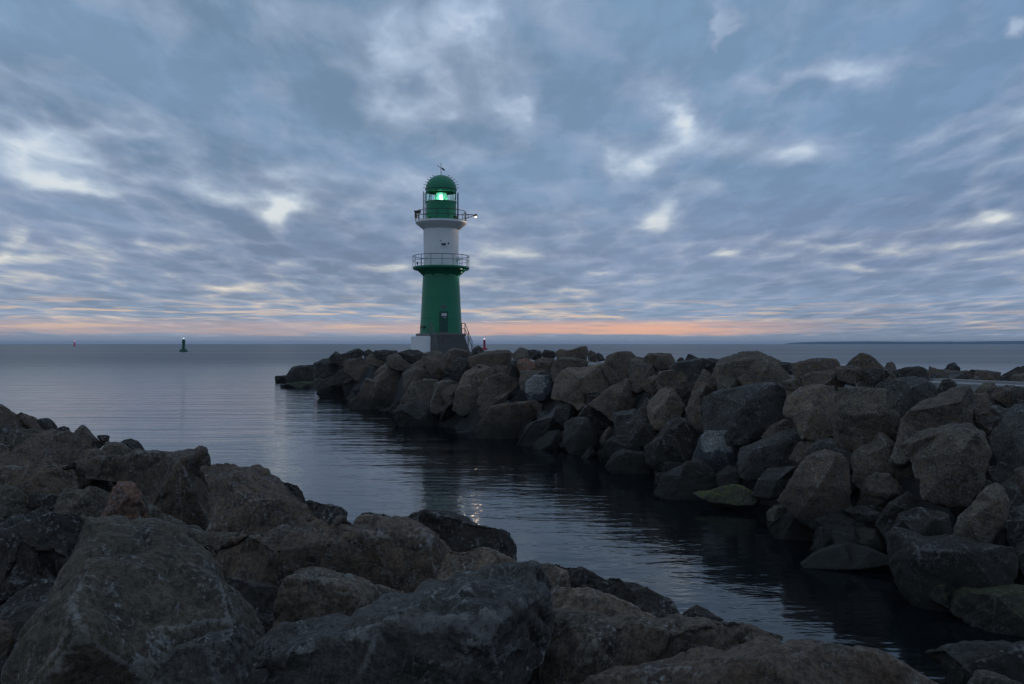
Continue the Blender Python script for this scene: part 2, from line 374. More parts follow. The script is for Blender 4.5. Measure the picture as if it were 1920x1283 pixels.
def roughen(V, Fc, size, seed, target, maxf, rough=1.0, rnd=2):
    """fracture planes are already in the coarse cage; refine it, wear its edges, chip and pit it"""
    lev = 0; A = None
    while True:
        e, _ = edges_of(Fc); L = np.linalg.norm(V[e[:, 0]] - V[e[:, 1]], axis=1).mean()
        if (L < target and lev >= 4) or len(Fc) * 4 > maxf: break
        if A is None: V, Fc = subdiv(V, Fc)
        else: V4, Fc = subdiv(np.c_[V, A], Fc); V, A = V4[:, :3].copy(), V4[:, 3].copy()
        lev += 1
        if lev == 3: V = smooth(V, Fc, 1, 0.35 if rnd < 3 else 0.7)
        if lev == 3:
            N = normals(V, Fc); P = V / size + seed * 3.7
            a = perlin(P * 1.7, seed); b = perlin(P * 3.6, seed + 1)
            V = V + N * (size * rough * (0.020 * a + 0.024 * b))[:, None]
        if lev == 4:
            N = normals(V, Fc); P = V / size
            V = V + N * (size * min(rough, 1) * np.clip(faceting(P, seed + 50, 7, (0.15 if maxf < 20000 else 0.10), 0.8) + faceting(P, seed + 90, 20, (0.12 if maxf < 20000 else 0.085), 1.1), -.07, .05))[:, None]
            d_ = V - smooth(V, Fc, 1, 1.0); A = np.clip((d_ * normals(V, Fc)).sum(1) / L * 16, 0, 1.2)
        if lev == 4:
            N = normals(V, Fc); P = V / size + seed * 1.9
            r = 1 - np.abs(perlin(P * 3.1, seed + 2)) * 2.4
            st = np.array([0.5, 0.9, 5.0]); ax = np.roll(st, seed % 3)
            V = V + N * (size * rough * (-0.034 * np.clip(r, 0, 1) ** 4 + 0.016 * perlin(P * ax * 1.6, seed + 5) + 0.020 * perlin(P * 8, seed + 3)))[:, None]
    N = normals(V, Fc); P = V / size + seed * 0.7
    V = V + N * (size * rough * (0.012 * perlin(P * 15, seed + 4) + 0.007 * perlin(P * 31, seed + 6)))[:, None]
    return V, Fc, A
SHORE = [(440,706),(520,711),(600,738),(660,755),(730,775),(780,800),(860,815),(960,830),(1060,850),(1120,868),(1240,914),(1310,942),(1450,985),
         (1520,1040),(1670,1090),(1750,1130),(1920,1190),(2300,1300)]
def d_water(px): return CAMZ * F / (np.interp(px, [s[0] for s in SHORE], [s[1] for s in SHORE]) - HY)
SL = 0.45
def bank_d(px, py):
    """distance at which the sight line through a photo point meets the breakwater slope"""
    dw = d_water(px); return (CAMZ + SL * dw) / (SL + max((py - HY) / F, -0.004))
def near_d(px, py): return F * 1.6 / (py - HY)
TILES = {'P': (0, 0, 1), 'A': (500, 640, 5.3333), 'B': (840, 640, 5.3333), 'C': (1180, 640, 5.3333), 'D': (1520, 620, 4.8), 'E': (1460, 840, 2.896),
         'F': (1100, 840, 4.5714), 'G': (0, 740, 4.5714), 'H': (0, 960, 3.973), 'I': (360, 840, 4.5714), 'J': (400, 1000, 4.0), 'K': (800, 960, 3.84), 'L': (1100, 1080, 2.3415)}
count = [0]; BG = 1.65
def trace_rock(line, far):
    parts = [q.strip() for q in line.split('|')]
    tile, mk, label, outl = parts[:4]
    rest = ' '.join(parts[4:]).split(); inner_s = ' '.join(q for q in rest if '=' not in q); opts = dict(q.split('=') for q in rest if '=' in q)
    ox, oy, sc = TILES[tile]; count[0] += 1; seed = count[0]; rr = random.Random(seed * 77)
    O = [tuple(map(float, q.split(','))) for q in outl.split()]
    O = np.array([(ox + a / sc, oy + b / sc) for a, b in O])
    inner = [tuple(map(float, q.split(','))) for q in inner_s.split()]
    inner = [(ox + a / sc, oy + b / sc, c * (BG if far else 1.75)) for a, b, c in inner]
    # fewer-than-enough corners: keep as is; area centroid
    x, y = O[:, 0], O[:, 1]; x1, y1 = np.roll(x, -1), np.roll(y, -1); cr = x * y1 - x1 * y; A = cr.sum() / 2
    cx, cy = ((x + x1) * cr).sum() / 6 / A, ((y + y1) * cr).sum() / 6 / A; A = abs(A)
    ext = float(opts.get('e', 0.22 if far else 0.12)) * max(x.max() - x.min(), y.max() - y.min())
    d = (bank_d(cx, cy) if far else near_d(cx, cy)) * float(opts.get('k', 1))
    tx = (cx - CX) / F
    c0 = np.array([cx, cy]); O = c0 + (O - c0) * (1.05 if far else 1.03)
    dn = np.clip((O[:, 1] - cy) / (O[:, 1].max() - cy), 0, 1); O[:, 1] += dn ** 1.3 * ext      # the part hidden behind the stones below
    C = np.array([tx * d, d, CAMZ - (cy - HY) / F * d])
    th = R(float(opts.get('t', 52 if far else 40))); yaw = R(float(opts.get('yaw', rr.uniform(-14, 14))))
    rh = np.array([tx, 1.0, 0]); rh /= np.linalg.norm(rh)
    ca, sa = math.cos(yaw), math.sin(yaw); rh = np.array([rh[0] * ca - rh[1] * sa, rh[0] * sa + rh[1] * ca, 0])
    n = -rh * math.sin(th) + np.array([0, 0, math.cos(th)])
    def on_plane(px, py):
        D = np.array([(px - CX) / F, 1.0, -(py - HY) / F]); t = ((C - np.array([0, 0, CAMZ])) @ n) / (D @ n)
        t = min(max(t, d * 0.55), d * 1.6)
        return np.array([0, 0, CAMZ]) + D * t - C
    size = math.sqrt(A) / F * d; area = A
    def dist_edge(px, py):
        best = 1e9
        for i in range(len(O)):
            a = O[i]; b = O[(i + 1) % len(O)]; ab = b - a; t = np.clip(((px - a[0]) * ab[0] + (py - a[1]) * ab[1]) / max(ab @ ab, 1e-9), 0, 1)
            best = min(best, math.hypot(px - a[0] - ab[0] * t, py - a[1] - ab[1] * t))
        return best
    def inside(px, py):
        r = False; j = len(O) - 1
        for i in range(len(O)):
            if (O[i, 1] > py) != (O[j, 1] > py) and px < (O[j, 0] - O[i, 0]) * (py - O[i, 1]) / (O[j, 1] - O[i, 1]) + O[i, 0]: r = not r
            j = i
        return r
    rad = math.sqrt(area / math.pi)
    if not inner:                     # unseen structure: a ridge under the top edge and a swelling lower down
        w = O[:, 0].max() - O[:, 0].min(); h = O[:, 1].max() - O[:, 1].min(); y0 = O[:, 1].min(); x0 = O[:, 0].min()
        for fx, fy, b in ((.28, .38, .22), (.70, .36, .25), (.5, .72, .20)):
            px, py = x0 + w * (fx + rr.uniform(-.13, .13)), y0 + h * (fy + rr.uniform(-.1, .08))
            if inside(px, py) and dist_edge(px, py) > rad * 0.18: inner.append((px, py, BG * (b + rr.uniform(-.10, .10))))
        if not inner: inner = [(cx, cy, 0.28)]
    inner = [q for q in inner if inside(q[0], q[1]) and dist_edge(q[0], q[1]) > 0.3]
    back = []
    for i in range(len(O)):
        q = O[i] + (np.array([cx, cy]) - O[i]) * 0.2
        if inside(q[0], q[1]) and dist_edge(q[0], q[1]) > rad * 0.05: back.append((q[0], q[1], -0.34 + rr.uniform(-.06, .06)))
    if inside(cx, cy): back.append((cx, cy, -0.55))
    verts = []; faces = []; vmap = {}
    def put(key, px, py, b):
        if key not in vmap: vmap[key] = len(verts); verts.append(on_plane(px, py) + n * b * size)
        return vmap[key]
    for side, extra, sg in (('f', inner, 1), ('b', back, -1)):
        co = [Vector((p[0], p[1])) for p in O] + [Vector((p[0], p[1])) for p in extra]
        vo, eo, fo, ov, _oe, _of = delaunay_2d_cdt(co, [], [list(range(len(O)))], 1, 1e-4)
        ids = []
        for k, p in enumerate(vo):
            src = ov[k][0] if ov[k] else None
            if src is None: ids.append(put(('o', round(p.x, 2), round(p.y, 2)), p.x, p.y, 0.0))
            elif src < len(O): ids.append(put(('o', src), p.x, p.y, 0.0))
            else: ids.append(put((side, src), p.x, p.y, extra[src - len(O)][2]))
        for f in fo:
            t = [ids[q] for q in f]
            for a in range(1, len(t) - 1):
                tri = [t[0], t[a], t[a + 1]]; v = [verts[q] for q in tri]
                a2 = [vo[f[0]], vo[f[a]], vo[f[a + 1]]]
                s2 = (a2[1].x - a2[0].x) * (a2[2].y - a2[0].y) - (a2[1].y - a2[0].y) * (a2[2].x - a2[0].x)
                if s2 * sg > 0: tri.reverse()     # image y runs down
                faces.append(tri)
    V = np.array(verts); Fc = np.array(faces)
    target = d / 853 * (2.6 if not far else 3.2)
    V, Fc, A = roughen(V, Fc, size, seed, target, 60000 if not far else 17000, float(opts.get('r', 0.75 if far else 1.0)), int(opts.get('s', 2)))
    mat = RM[mk]
    if 'patch' in opts:
        a, b_, r_ = map(float, opts['patch'].split(',')); q = on_plane(ox + a / sc, oy + b_ / sc) + n * size * 0.2
        mat = rock_mat('stone with pale quartz face', (.06,.06,.065), (.045,.045,.05), patch=(q[0], q[1], q[2], r_))
    me = mesh_np('boulder', V, Fc, A, mat)
    o = bpy.data.objects.new('boulder', me); o.location = C; COL.objects.link(o)
    tag(o, label, 'boulder', 'breakwater boulders across the water' if far else 'boulders of the near shore')
    return o
# tile | stone | label | outline | ridge points x,y,bulge | options      (outlines traced as seen; depth comes from the slope they lie on)
FAR = '''
A|dk|low flat dark boulder at the very tip of the far breakwater|92,350 195,340 310,345 330,400 290,430 170,435 140,412 93,402
A|dk|sloping dark boulder just above the low tip stone of the breakwater|200,345 265,262 410,228 470,225 500,300 460,420 330,450 210,410
A|dk|rounded black boulder stepping up from the tip of the breakwater|470,215 560,168 640,160 740,190 770,260 700,370 560,380 480,330
A|dk|small peaked boulder against the sea left of the tower|622,165 690,105 740,130 760,185 745,225 640,200
A|dk|long flat topped boulder rising to a point against the sea left of tower|742,135 820,110 905,72 965,100 975,135 890,190 760,195|880,120,.2 800,150,.2
A|dk|small humped boulder on the skyline midway between tip and tower|958,110 1020,78 1062,108 1050,140 970,135
A|dk|low skyline boulder just left of the white plinth|1062,110 1090,88 1185,82 1300,98 1305,120 1190,140 1080,130
A|gr|grey faceted boulder under the skyline stones left of the tower|985,150 1090,108 1185,128 1195,180 1130,210 1000,195|1080,150,.2 1150,150,.2
A|br|brown leaning boulder with a pointed upper corner left of tower|760,205 800,170 960,168 1000,215 1060,320 980,350 900,335 770,290|960,210,.3 850,230,.25
A|gr|pale grey dome shaped boulder beside the long lit slab|1075,320 1150,245 1262,238 1290,270 1200,345 1100,375
A|br|long sloping slab with a lit upper edge near the breakwater tip|860,590 820,565 900,520 1020,430 1250,290 1310,252 1375,295 1345,370 1450,460 1340,560 1020,610|1010,455,.25 1260,310,.25 1330,380,.3 1100,500,.3
A|dk|dark triangular stone at the waterline nearest the long slab|505,512 590,455 740,400 870,440 850,540 750,582 600,565
A|mk|thin weedy ledge stone lying in the water under the breakwater tip|140,435 330,400 500,405 550,470 380,472 150,452
A|mk|little wet stone breaking the water below the long slab|815,570 900,555 1000,590 960,632 830,628
A|dk|broad shadowed boulder in the middle of the tip slope|480,380 560,360 760,280 900,330 1100,370 1000,450 830,560 740,420 520,462
A|gr|pale flat boulder with a dark underside right of the long slab|1370,330 1450,262 1600,255 1735,330 1610,400 1500,440 1380,420|1480,330,.25 1600,340,.25
A|gr|wide grey boulder just below the white plinth corner|1190,140 1300,115 1420,135 1455,200 1420,250 1300,240 1195,220
A|dk|dark hump in front of the foot of the white plinth|1300,112 1430,75 1500,88 1555,115 1570,170 1400,160
A|br|brown block in the second row under the white plinth|1440,240 1520,180 1600,155 1690,170 1700,250 1650,300 1500,285
A|gr|large leaning grey block with a bright top above the dark waterline rock|1330,575 1460,460 1610,392 1700,400 1650,520 1630,650 1450,650 1340,610|1480,480,.3 1590,430,.2
A|gr|square shouldered grey boulder right of the leaning block|1640,590 1690,430 1800,395 1925,420 1935,520 1840,620 1720,660 1650,650|1720,470,.3 1860,460,.28
A|dk|big black boulder sitting in the water left of the green reflection|1250,710 1330,630 1480,600 1700,640 1800,760 1720,860 1400,840 1270,770
A|dk|small black stone at the water left of the big black boulder|1100,660 1260,650 1340,730 1310,800 1190,745 1120,690
A|br|sloping brown stone with smooth face in the third row below plinth|1560,160 1680,140 1760,180 1800,300 1740,330 1640,300 1590,230
A|gr|smooth grey stone under the left foot of the stairs|1560,120 1680,90 1760,110 1800,180 1700,200 1600,170
B|br|brown upright boulder standing in front of the concrete stairs|-60,170 20,80 62,66 150,85 218,108 228,145 150,200 60,240 -40,230|30,140,.3 150,130,.2
B|dk|sharp little peak beside the foot of the stair railing|222,150 255,68 305,42 350,82 365,110 310,170 235,185|300,90,.3
B|br|large flat topped slab right of the stairs with a dark front|212,170 300,128 375,92 600,94 632,125 630,220 590,255 480,245 290,245 240,215|300,185,.25 450,170,.25 600,165,.25
B|dk|dark brown sloping boulder below the stairs|50,210 130,150 205,150 285,240 190,315 120,355 55,315
B|tn|light tan boulder with straight bedding lines below the flat slab|118,405 170,300 300,232 445,262 498,330 470,385 330,432 170,468|300,380,.25 420,320,.25 200,380,.2|k=.98
B|gr|rounded skyline boulder right of the red buoy|636,130 720,63 790,84 835,130 800,180 740,185 650,160
B|dk|low dark skyline stone with a bump between two humps|800,92 880,84 930,98 945,140 900,165 830,150
B|dk|small skyline hump left of the long ridged boulder|938,125 970,86 1060,98 1090,135 1040,165 970,158
B|br|long skyline boulder ending in a raised right horn|1078,105 1120,74 1200,88 1330,58 1375,54 1396,95 1385,150 1250,150 1100,160|1200,120,.2 1340,100,.25
B|gr|low grey skyline stone right of the horned boulder|1385,115 1430,86 1478,112 1490,180 1410,180
B|dk|tiny dark skyline stone in the notch before the big hump|1478,130 1500,108 1540,135 1570,175 1500,185
B|rd|reddish brown shelf boulder in the second row below the skyline humps|700,185 780,172 900,235 940,290 860,310 740,300 690,235
B|dk|upright dark brown boulder beside the flat slab|590,340 615,215 700,168 735,230 745,330 715,385 650,370|660,230,.3
B|br|small shelf stone tucked behind the pale speckled boulder|868,200 950,165 1065,180 1040,260 960,300 890,260
B|gr|broad sloping grey brown boulder left of the large hump|1015,280 1060,188 1140,165 1250,170 1395,200 1385,250 1220,290 1110,360 1040,335|1090,220,.2 1250,215,.2
B|gr|light grey angular stone directly above the quartz faced boulder|708,380 730,300 940,293 1030,325 990,400 860,390 780,440 725,430
B|dk|boulder with a bright white quartz face in the middle of the slope|788,410 850,345 980,325 1092,360 1070,450 970,530 830,532 780,490|870,420,.35 990,400,.3||patch=860,445,.42
B|tn|big pale wedge shaped boulder with a long flat face on the upper slope|1040,495 1090,380 1180,298 1220,268 1400,245 1562,232 1610,300 1630,435 1480,492 1300,562 1250,535 1070,505|1190,330,.16 1500,330,.2 1330,460,.26|k=.97
B|br|large rounded brown hump on the skyline right of centre|1550,260 1590,150 1700,112 1830,96 1885,148 1895,240 1800,300 1760,330 1640,360|1720,180,.3 1640,260,.3
B|br|long brown boulder leaning right below the tan bedded one|310,470 380,400 560,328 655,372 710,420 620,510 440,630 300,575|400,440,.3 560,390,.3
B|br|narrow undercut slab edge pointing down left below the long brown boulder|298,650 420,585 620,500 570,600 350,700 310,695
B|gr|grey leaning boulder above the black gap near the waterline centre|35,650 80,500 230,438 330,425 320,490 305,570 265,650 150,690|110,520,.3 230,490,.25
B|br|brown stone at the left of the tan bedded boulder|-70,520 -20,430 0,418 105,430 135,480 95,550 0,590
B|br|smooth whale backed boulder at the waterline right of the green reflection|255,830 350,738 480,640 560,623 652,655 800,620 885,620 915,645 905,730 770,820 650,910 400,945 280,890|420,740,.28 600,720,.3 800,680,.25|t=56
B|bl|long blue grey ridge stone slanting down to the water|645,970 800,820 1000,730 1120,640 1290,590 1400,520 1475,560 1390,650 1270,750 1170,840 970,910 840,1030 740,1020|840,850,.15 1080,730,.2 1290,620,.2 1050,860,.35 1240,700,.3|yaw=0
B|br|bulky brown boulder with a rounded right shoulder below the large hump|1400,610 1560,510 1700,430 1765,393 1850,408 1890,480 1880,620 1790,690 1640,710 1540,650|1600,530,.2 1780,470,.28 1720,600,.3
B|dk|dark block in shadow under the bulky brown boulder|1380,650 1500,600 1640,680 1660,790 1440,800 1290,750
B|bl|knobbly blue grey stone above the waterline with pale scratches|1165,830 1240,768 1400,773 1505,880 1500,1000 1390,1085 1250,1105 1155,1010|1250,830,.3 1400,850,.3 1300,980,.3
B|gr|small pale upright stone wedged low on the slope|1515,985 1560,900 1620,848 1648,900 1610,980 1550,1020
B|bl|boulder with a flat light top above the small upright stone|1635,705 1740,685 1865,688 1925,735 1935,880 1850,940 1700,940 1655,860|1690,775,.2 1850,780,.2|
B|dk|dark wet boulder left of the knobbly blue grey one at the water|850,1010 1000,890 1110,895 1170,1000 1100,1060 1000,1070 870,1060
B|dk|low black stone on the waterline right of the knobbly one|1540,1010 1650,950 1920,932 2010,965 1930,1070 1620,1080
B|br|sloping stone between the white plinth side and first skyline hump right of stairs|340,290 480,245 600,250 610,300 560,330 440,265 300,240
C|br|flat brown boulder on the skyline left of two small dark stones|148,168 210,116 310,113 410,128 458,188 400,215 290,225
C|gr|dark grey boulder sloping left below the flat brown skyline one|-5,300 5,190 80,163 200,190 290,260 285,340 180,420 80,450 20,430
C|dk|tiny round stone on the skyline right of the flat brown boulder|476,192 510,163 548,174 550,205 495,208
C|dk|small dark wedge on the skyline above the overhanging slab|553,188 590,128 640,138 712,175 700,205 575,208
C|dk|low sliver of stone on the skyline left of the biggest dome|735,188 790,170 922,180 920,215 770,215
C|bl|overhanging slab with pale top and black underside below the skyline|408,262 470,204 610,184 770,184 845,215 855,300 700,335 500,305 430,292|470,268,.22 600,250,.25 720,205,.2 790,235,.2
C|gr|biggest dome shaped boulder on the breakwater skyline|835,345 920,190 1040,150 1130,113 1270,97 1390,138 1505,210 1560,300 1690,360 1540,400 1420,445 1240,440 1090,360 900,390|890,295,.12 1130,265,.2 1290,260,.22 1410,250,.25 1400,330,.3|k=1.0
C|dk|small dark stone on the skyline right of the biggest dome|1505,218 1540,203 1645,214 1680,300 1600,300
C|br|long low brown boulder on the skyline between dome and round knob|1630,230 1720,195 1812,170 1940,172 2060,190 2100,240 2070,335 1820,345 1660,330|1700,250,.15 1900,235,.2
C|gr|rounded grey boulder left of the upright brown blade|238,525 255,380 320,308 510,298 645,353 670,390 610,490 520,570 470,540 380,470 300,500|330,360,.25 520,350,.25 560,450,.2
C|br|small brown slope stone left of the rounded grey boulder|120,442 210,348 300,335 300,440 250,510 180,480
C|tn|pyramid shaped tan boulder with a lit left face|178,655 210,568 300,478 368,448 432,488 565,655 510,730 400,800 260,800 228,770|420,590,.32 400,680,.35 270,760,.25
C|br|upright brown blade of rock beside the big smooth dark boulder|578,650 630,500 700,368 742,298 832,340 895,380 905,510 780,580 750,810 620,770|720,400,.25 760,520,.3 680,640,.3
C|gn|small rounded boulder behind the big smooth dark one|885,410 940,363 1055,358 1145,440 1120,490 910,525
C|br|small pointed brown stone under the biggest dome|1075,370 1160,326 1245,390 1260,450 1160,460
C|bl|big smooth dark boulder with rounded outline in the middle of the breakwater|738,640 762,570 920,510 1080,478 1240,430 1350,448 1500,438 1575,500 1570,690 1420,785 1130,855 900,865 755,840|820,600,.18 1100,560,.22 1400,540,.22 1150,760,.3|s=3 k=.96
C|gr|grey shelf boulder between the dome and the big brown slab|1520,400 1700,348 1920,365 1940,440 1760,500 1610,570 1570,470
C|tn|large tan brown boulder left of the square block|1555,700 1600,570 1700,488 1900,428 2060,440 2110,600 2080,840 1900,890 1730,860 1640,750|1700,570,.15 1900,520,.2 1800,750,.25|k=.97
C|dk|tall dark rounded cone with a thin pale outline low on the slope|155,1045 300,930 380,800 450,742 565,780 700,890 740,960 690,1070 650,1180 400,1220 200,1150|450,830,.25 560,900,.3 350,1050,.3
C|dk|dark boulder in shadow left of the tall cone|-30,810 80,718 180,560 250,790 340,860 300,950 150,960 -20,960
C|dk|low boulder with a bright white quartz band down its front|650,1100 700,938 830,888 980,885 1120,883 1350,950 1220,1030 1090,1085 1010,1165 770,1170|760,970,.3 900,1010,.36 1100,960,.3||patch=880,1020,.36
C|br|dull brown stone between white banded boulder and blue grey slab|1320,920 1400,838 1530,778 1730,860 1620,920 1430,960
C|bl|flat blue grey slab tilted towards the water|1075,1110 1100,1055 1420,940 1700,870 1885,848 1850,920 1710,1050 1650,1150 1500,1200 1350,1215 1200,1230 1085,1210|1160,1100,.12 1500,960,.12 1600,1080,.2 1230,1190,.28|t=44 yaw=0
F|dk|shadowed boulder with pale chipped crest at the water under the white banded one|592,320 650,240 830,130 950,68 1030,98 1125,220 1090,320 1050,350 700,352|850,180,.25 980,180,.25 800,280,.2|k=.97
F|dk|dark stone right of the chipped crest boulder above the mossy slab|1110,230 1220,148 1300,160 1345,230 1340,330 1150,330
F|bl|blue black boulder under the tilted slab|1430,330 1480,260 1560,178 1700,148 1850,142 1790,250 1700,330 1560,345
F|ms|low slab with a bright green mossy back lying in the water|925,385 1080,355 1190,333 1330,328 1390,365 1490,430 1430,472 1290,478 1100,458 1000,428|1100,395,.15 1250,370,.2 1380,410,.2|t=30 k=.99 r=.6 e=.03
F|dk|black wet boulder with a speckled flat top at the water right of centre|170,150 240,60 320,18 480,28 570,100 540,210 400,250 220,200|300,70,.2 450,80,.2
D|br|peaked round knob standing alone on the skyline at right|300,325 360,265 430,205 480,191 540,225 595,280 670,330 620,375 520,370 420,350|450,260,.3 540,290,.3|
D|br|wide low brown boulder below the skyline left of the round knob|-110,420 -20,370 60,342 215,332 330,420 280,465 120,490 -20,500
D|gr|angular grey boulder under the left side of the round knob|200,350 300,318 445,328 470,420 555,500 500,545 400,460 250,440|300,380,.2 420,400,.25
D|dk|dark boulder tucked directly under the round knob|450,350 550,333 695,350 735,435 620,475 545,495 475,420
D|gr|smooth slope stone at the right foot of the round knob|600,345 660,335 720,355 800,420 790,450 700,440
D|dk|thin dark stone lying on the skyline between knob and small hump|745,365 850,335 965,318 1045,355 1050,390 800,392
D|br|long flat tan brown slab behind the pale path edge|760,385 900,372 1180,353 1310,370 1260,450 1000,450 900,450 750,440|k=1.45
D|dk|small hump on the skyline above the path edge|1190,362 1240,308 1290,288 1345,338 1350,385 1250,380|k=1.5
D|gr|flat grey boulder right behind the path edge|1090,420 1200,372 1400,350 1530,400 1520,462 1300,462 1120,440|1300,390,.15 k=1.42
D|dk|tiny dark pebble like boulder on the skyline right of the small hump|1415,368 1450,348 1495,362 1500,392 1440,392|k=1.5
D|br|brown boulder with a pointed left end near the right skyline|1488,348 1600,362 1710,378 1700,440 1530,455 1470,415|k=1.42
D|dk|black ragged boulder climbing out of frame on the right skyline|1670,430 1740,380 1860,318 1890,330 1925,310 2000,320 2010,450 1720,470|k=1.42
D|gr|grey boulder below the black ragged one at the right edge|1765,475 1835,390 1960,383 2010,420 1990,500 1800,500|k=1.42
D|dk|dark tent shaped boulder breaking the pale path edge|1105,545 1190,447 1250,438 1310,480 1270,560 1130,600|1200,500,.25 k=.98
D|bl|blue black boulder with a pale flat top right of the square block|530,550 600,478 740,428 900,422 1020,443 1120,510 1110,600 860,700 760,725 735,620|620,500,.12 850,500,.15 1020,500,.15 900,600,.28|
D|gr|square pale block with a rounded top edge in the right half|185,640 222,540 400,523 700,563 735,600 748,700 775,780 725,900 625,925 510,1010 230,960 192,890|240,570,.2 500,565,.2 680,600,.2 280,850,.25 650,800,.25|t=62 yaw=0 s=2 k=.95
D|gr|long slab with a smooth lit upper face slanting up to the right|755,1020 822,780 960,640 1250,508 1425,498 1478,570 1480,750 1450,890 1100,910 840,1030|870,775,.14 1030,740,.16 1190,640,.16 1440,545,.14 1050,830,.3 1350,760,.3|k=.96
D|br|stone with a thin pale rim right of the long slanting slab|1475,570 1570,558 1840,690 1690,735 1500,755|k=1.0
D|gr|small rounded grey stone in front of the path edge|1480,545 1545,480 1645,465 1670,520 1620,580 1520,590|k=1.0
D|br|brown boulder with a dark split in front of the path near right edge|1640,520 1680,505 1830,498 1850,600 1820,665 1620,590|k=.98
D|dk|dark edge boulder right of the split brown one|1800,560 1860,508 1990,520 1980,640 1870,690 1815,640|k=.97
D|br|short shelf stone under the thin rimmed one|1490,750 1600,705 1810,700 1770,790 1560,790
D|dk|blocky dark stone above the big lit wedge|1465,810 1540,768 1745,785 1720,890 1640,950 1540,920 1480,890
D|bl|big dark blue boulder cut off by the right edge of the picture|1605,960 1700,870 1850,678 2050,640 2100,1100 2000,1220 1820,1230 1680,1130|1760,880,.2 1900,800,.2 1850,1050,.3|k=.97
D|gr|big wedge with a bright triangular face above the dark gap at right|815,1035 1000,928 1260,866 1425,868 1545,930 1610,1120 1560,1310 1420,1420 1230,1440 1000,1380 900,1150|925,1058,.12 1190,978,.17 1400,945,.16 1490,1045,.3 1380,1240,.42|t=58 k=.93 yaw=0 s=1
D|bl|low blue tinted boulder under the square block|-30,1070 60,1000 170,968 350,1013 500,1030 420,1110 330,1170 200,1150 0,1130|100,1040,.15 300,1060,.2
D|gr|upright egg shaped boulder below the square block|345,1140 400,1068 540,990 630,933 705,990 760,1060 730,1260 620,1330 480,1340 380,1300|430,1120,.25 640,1010,.2 700,1100,.25 560,1200,.3
E|br|large rounded brown boulder standing in the water above the low flat rock|0,265 60,185 150,68 250,18 345,40 388,85 395,300 340,380 240,405 90,330|160,110,.2 300,100,.25 200,280,.3|k=.96
E|gr|pale egg shaped stone leaning on black rocks in the lower right|950,465 985,380 1060,290 1120,220 1168,193 1220,215 1257,300 1245,375 1185,445 1120,535 1000,515|1130,270,.2 1060,420,.3 1190,330,.25|k=.93 s=3 t=60
E|dk|long black wet slab with white flecks in the lower right|585,485 640,438 850,485 940,488 1120,535 1255,543 1270,600 1260,750 1000,770 780,770 640,680 598,565|700,520,.15 950,560,.18 1180,590,.15 800,640,.3 1060,660,.3|k=.95
E|dk|black boulder behind the long wet slab|595,470 640,355 760,325 910,380 975,490 850,500 700,470|k=.97
E|dk|shadowed boulder under the egg shaped one and above the long slab|530,390 600,290 700,235 790,330 660,375 600,450
E|dk|low flat rock awash in the water at lower right|130,618 200,563 300,518 400,518 480,538 610,590 610,625 400,645 140,638|220,590,.1 350,560,.15 500,590,.12|t=25 k=.98 r=.5 e=.03
E|mk|wide slab covered in dark green weed at the right edge|770,772 960,748 1030,742 1250,758 1420,770 1460,1010 1150,1010 1040,960 930,880|900,790,.1 1060,865,.2 1200,860,.2 1340,830,.15 1200,930,.3|t=30 k=.98 r=.7 e=.03
E|ms|small rock with a bright yellow green patch of moss at the water|-65,350 -30,308 20,300 65,308 30,380 -50,410|0,340,.2|k=1.02
E|dk|black pointed rock beside the small mossy one|-60,405 20,362 110,288 170,298 275,390 260,450 0,455|110,350,.25
E|dk|flat topped black boulder in the bottom right corner|805,1115 890,1080 1000,1068 1200,1072 1460,1078 1460,1400 960,1400 870,1190|900,1130,.15 1100,1110,.15 1300,1130,.15 1000,1250,.3|k=.78
E|gr|pale grey boulder rising from the bottom edge in the right corner|1010,1340 1080,1218 1155,1215 1260,1258 1400,1310 1420,1420 1020,1420|1100,1260,.2|k=.73
E|dk|black boulder at the right edge beside the long wet slab|1255,640 1300,530 1400,480 1450,760 1262,760
E|gr|lit stone at the right edge above the pale egg shaped boulder|1240,185 1290,118 1400,80 1430,260 1310,250 1260,220
E|dk|dark stone at the right edge under the lit one|1245,400 1340,365 1430,360 1430,520 1260,530
E|dk|dark stone behind the pale egg shaped boulder|1120,100 1200,75 1290,110 1250,200 1275,310 1230,220 1140,200
'''
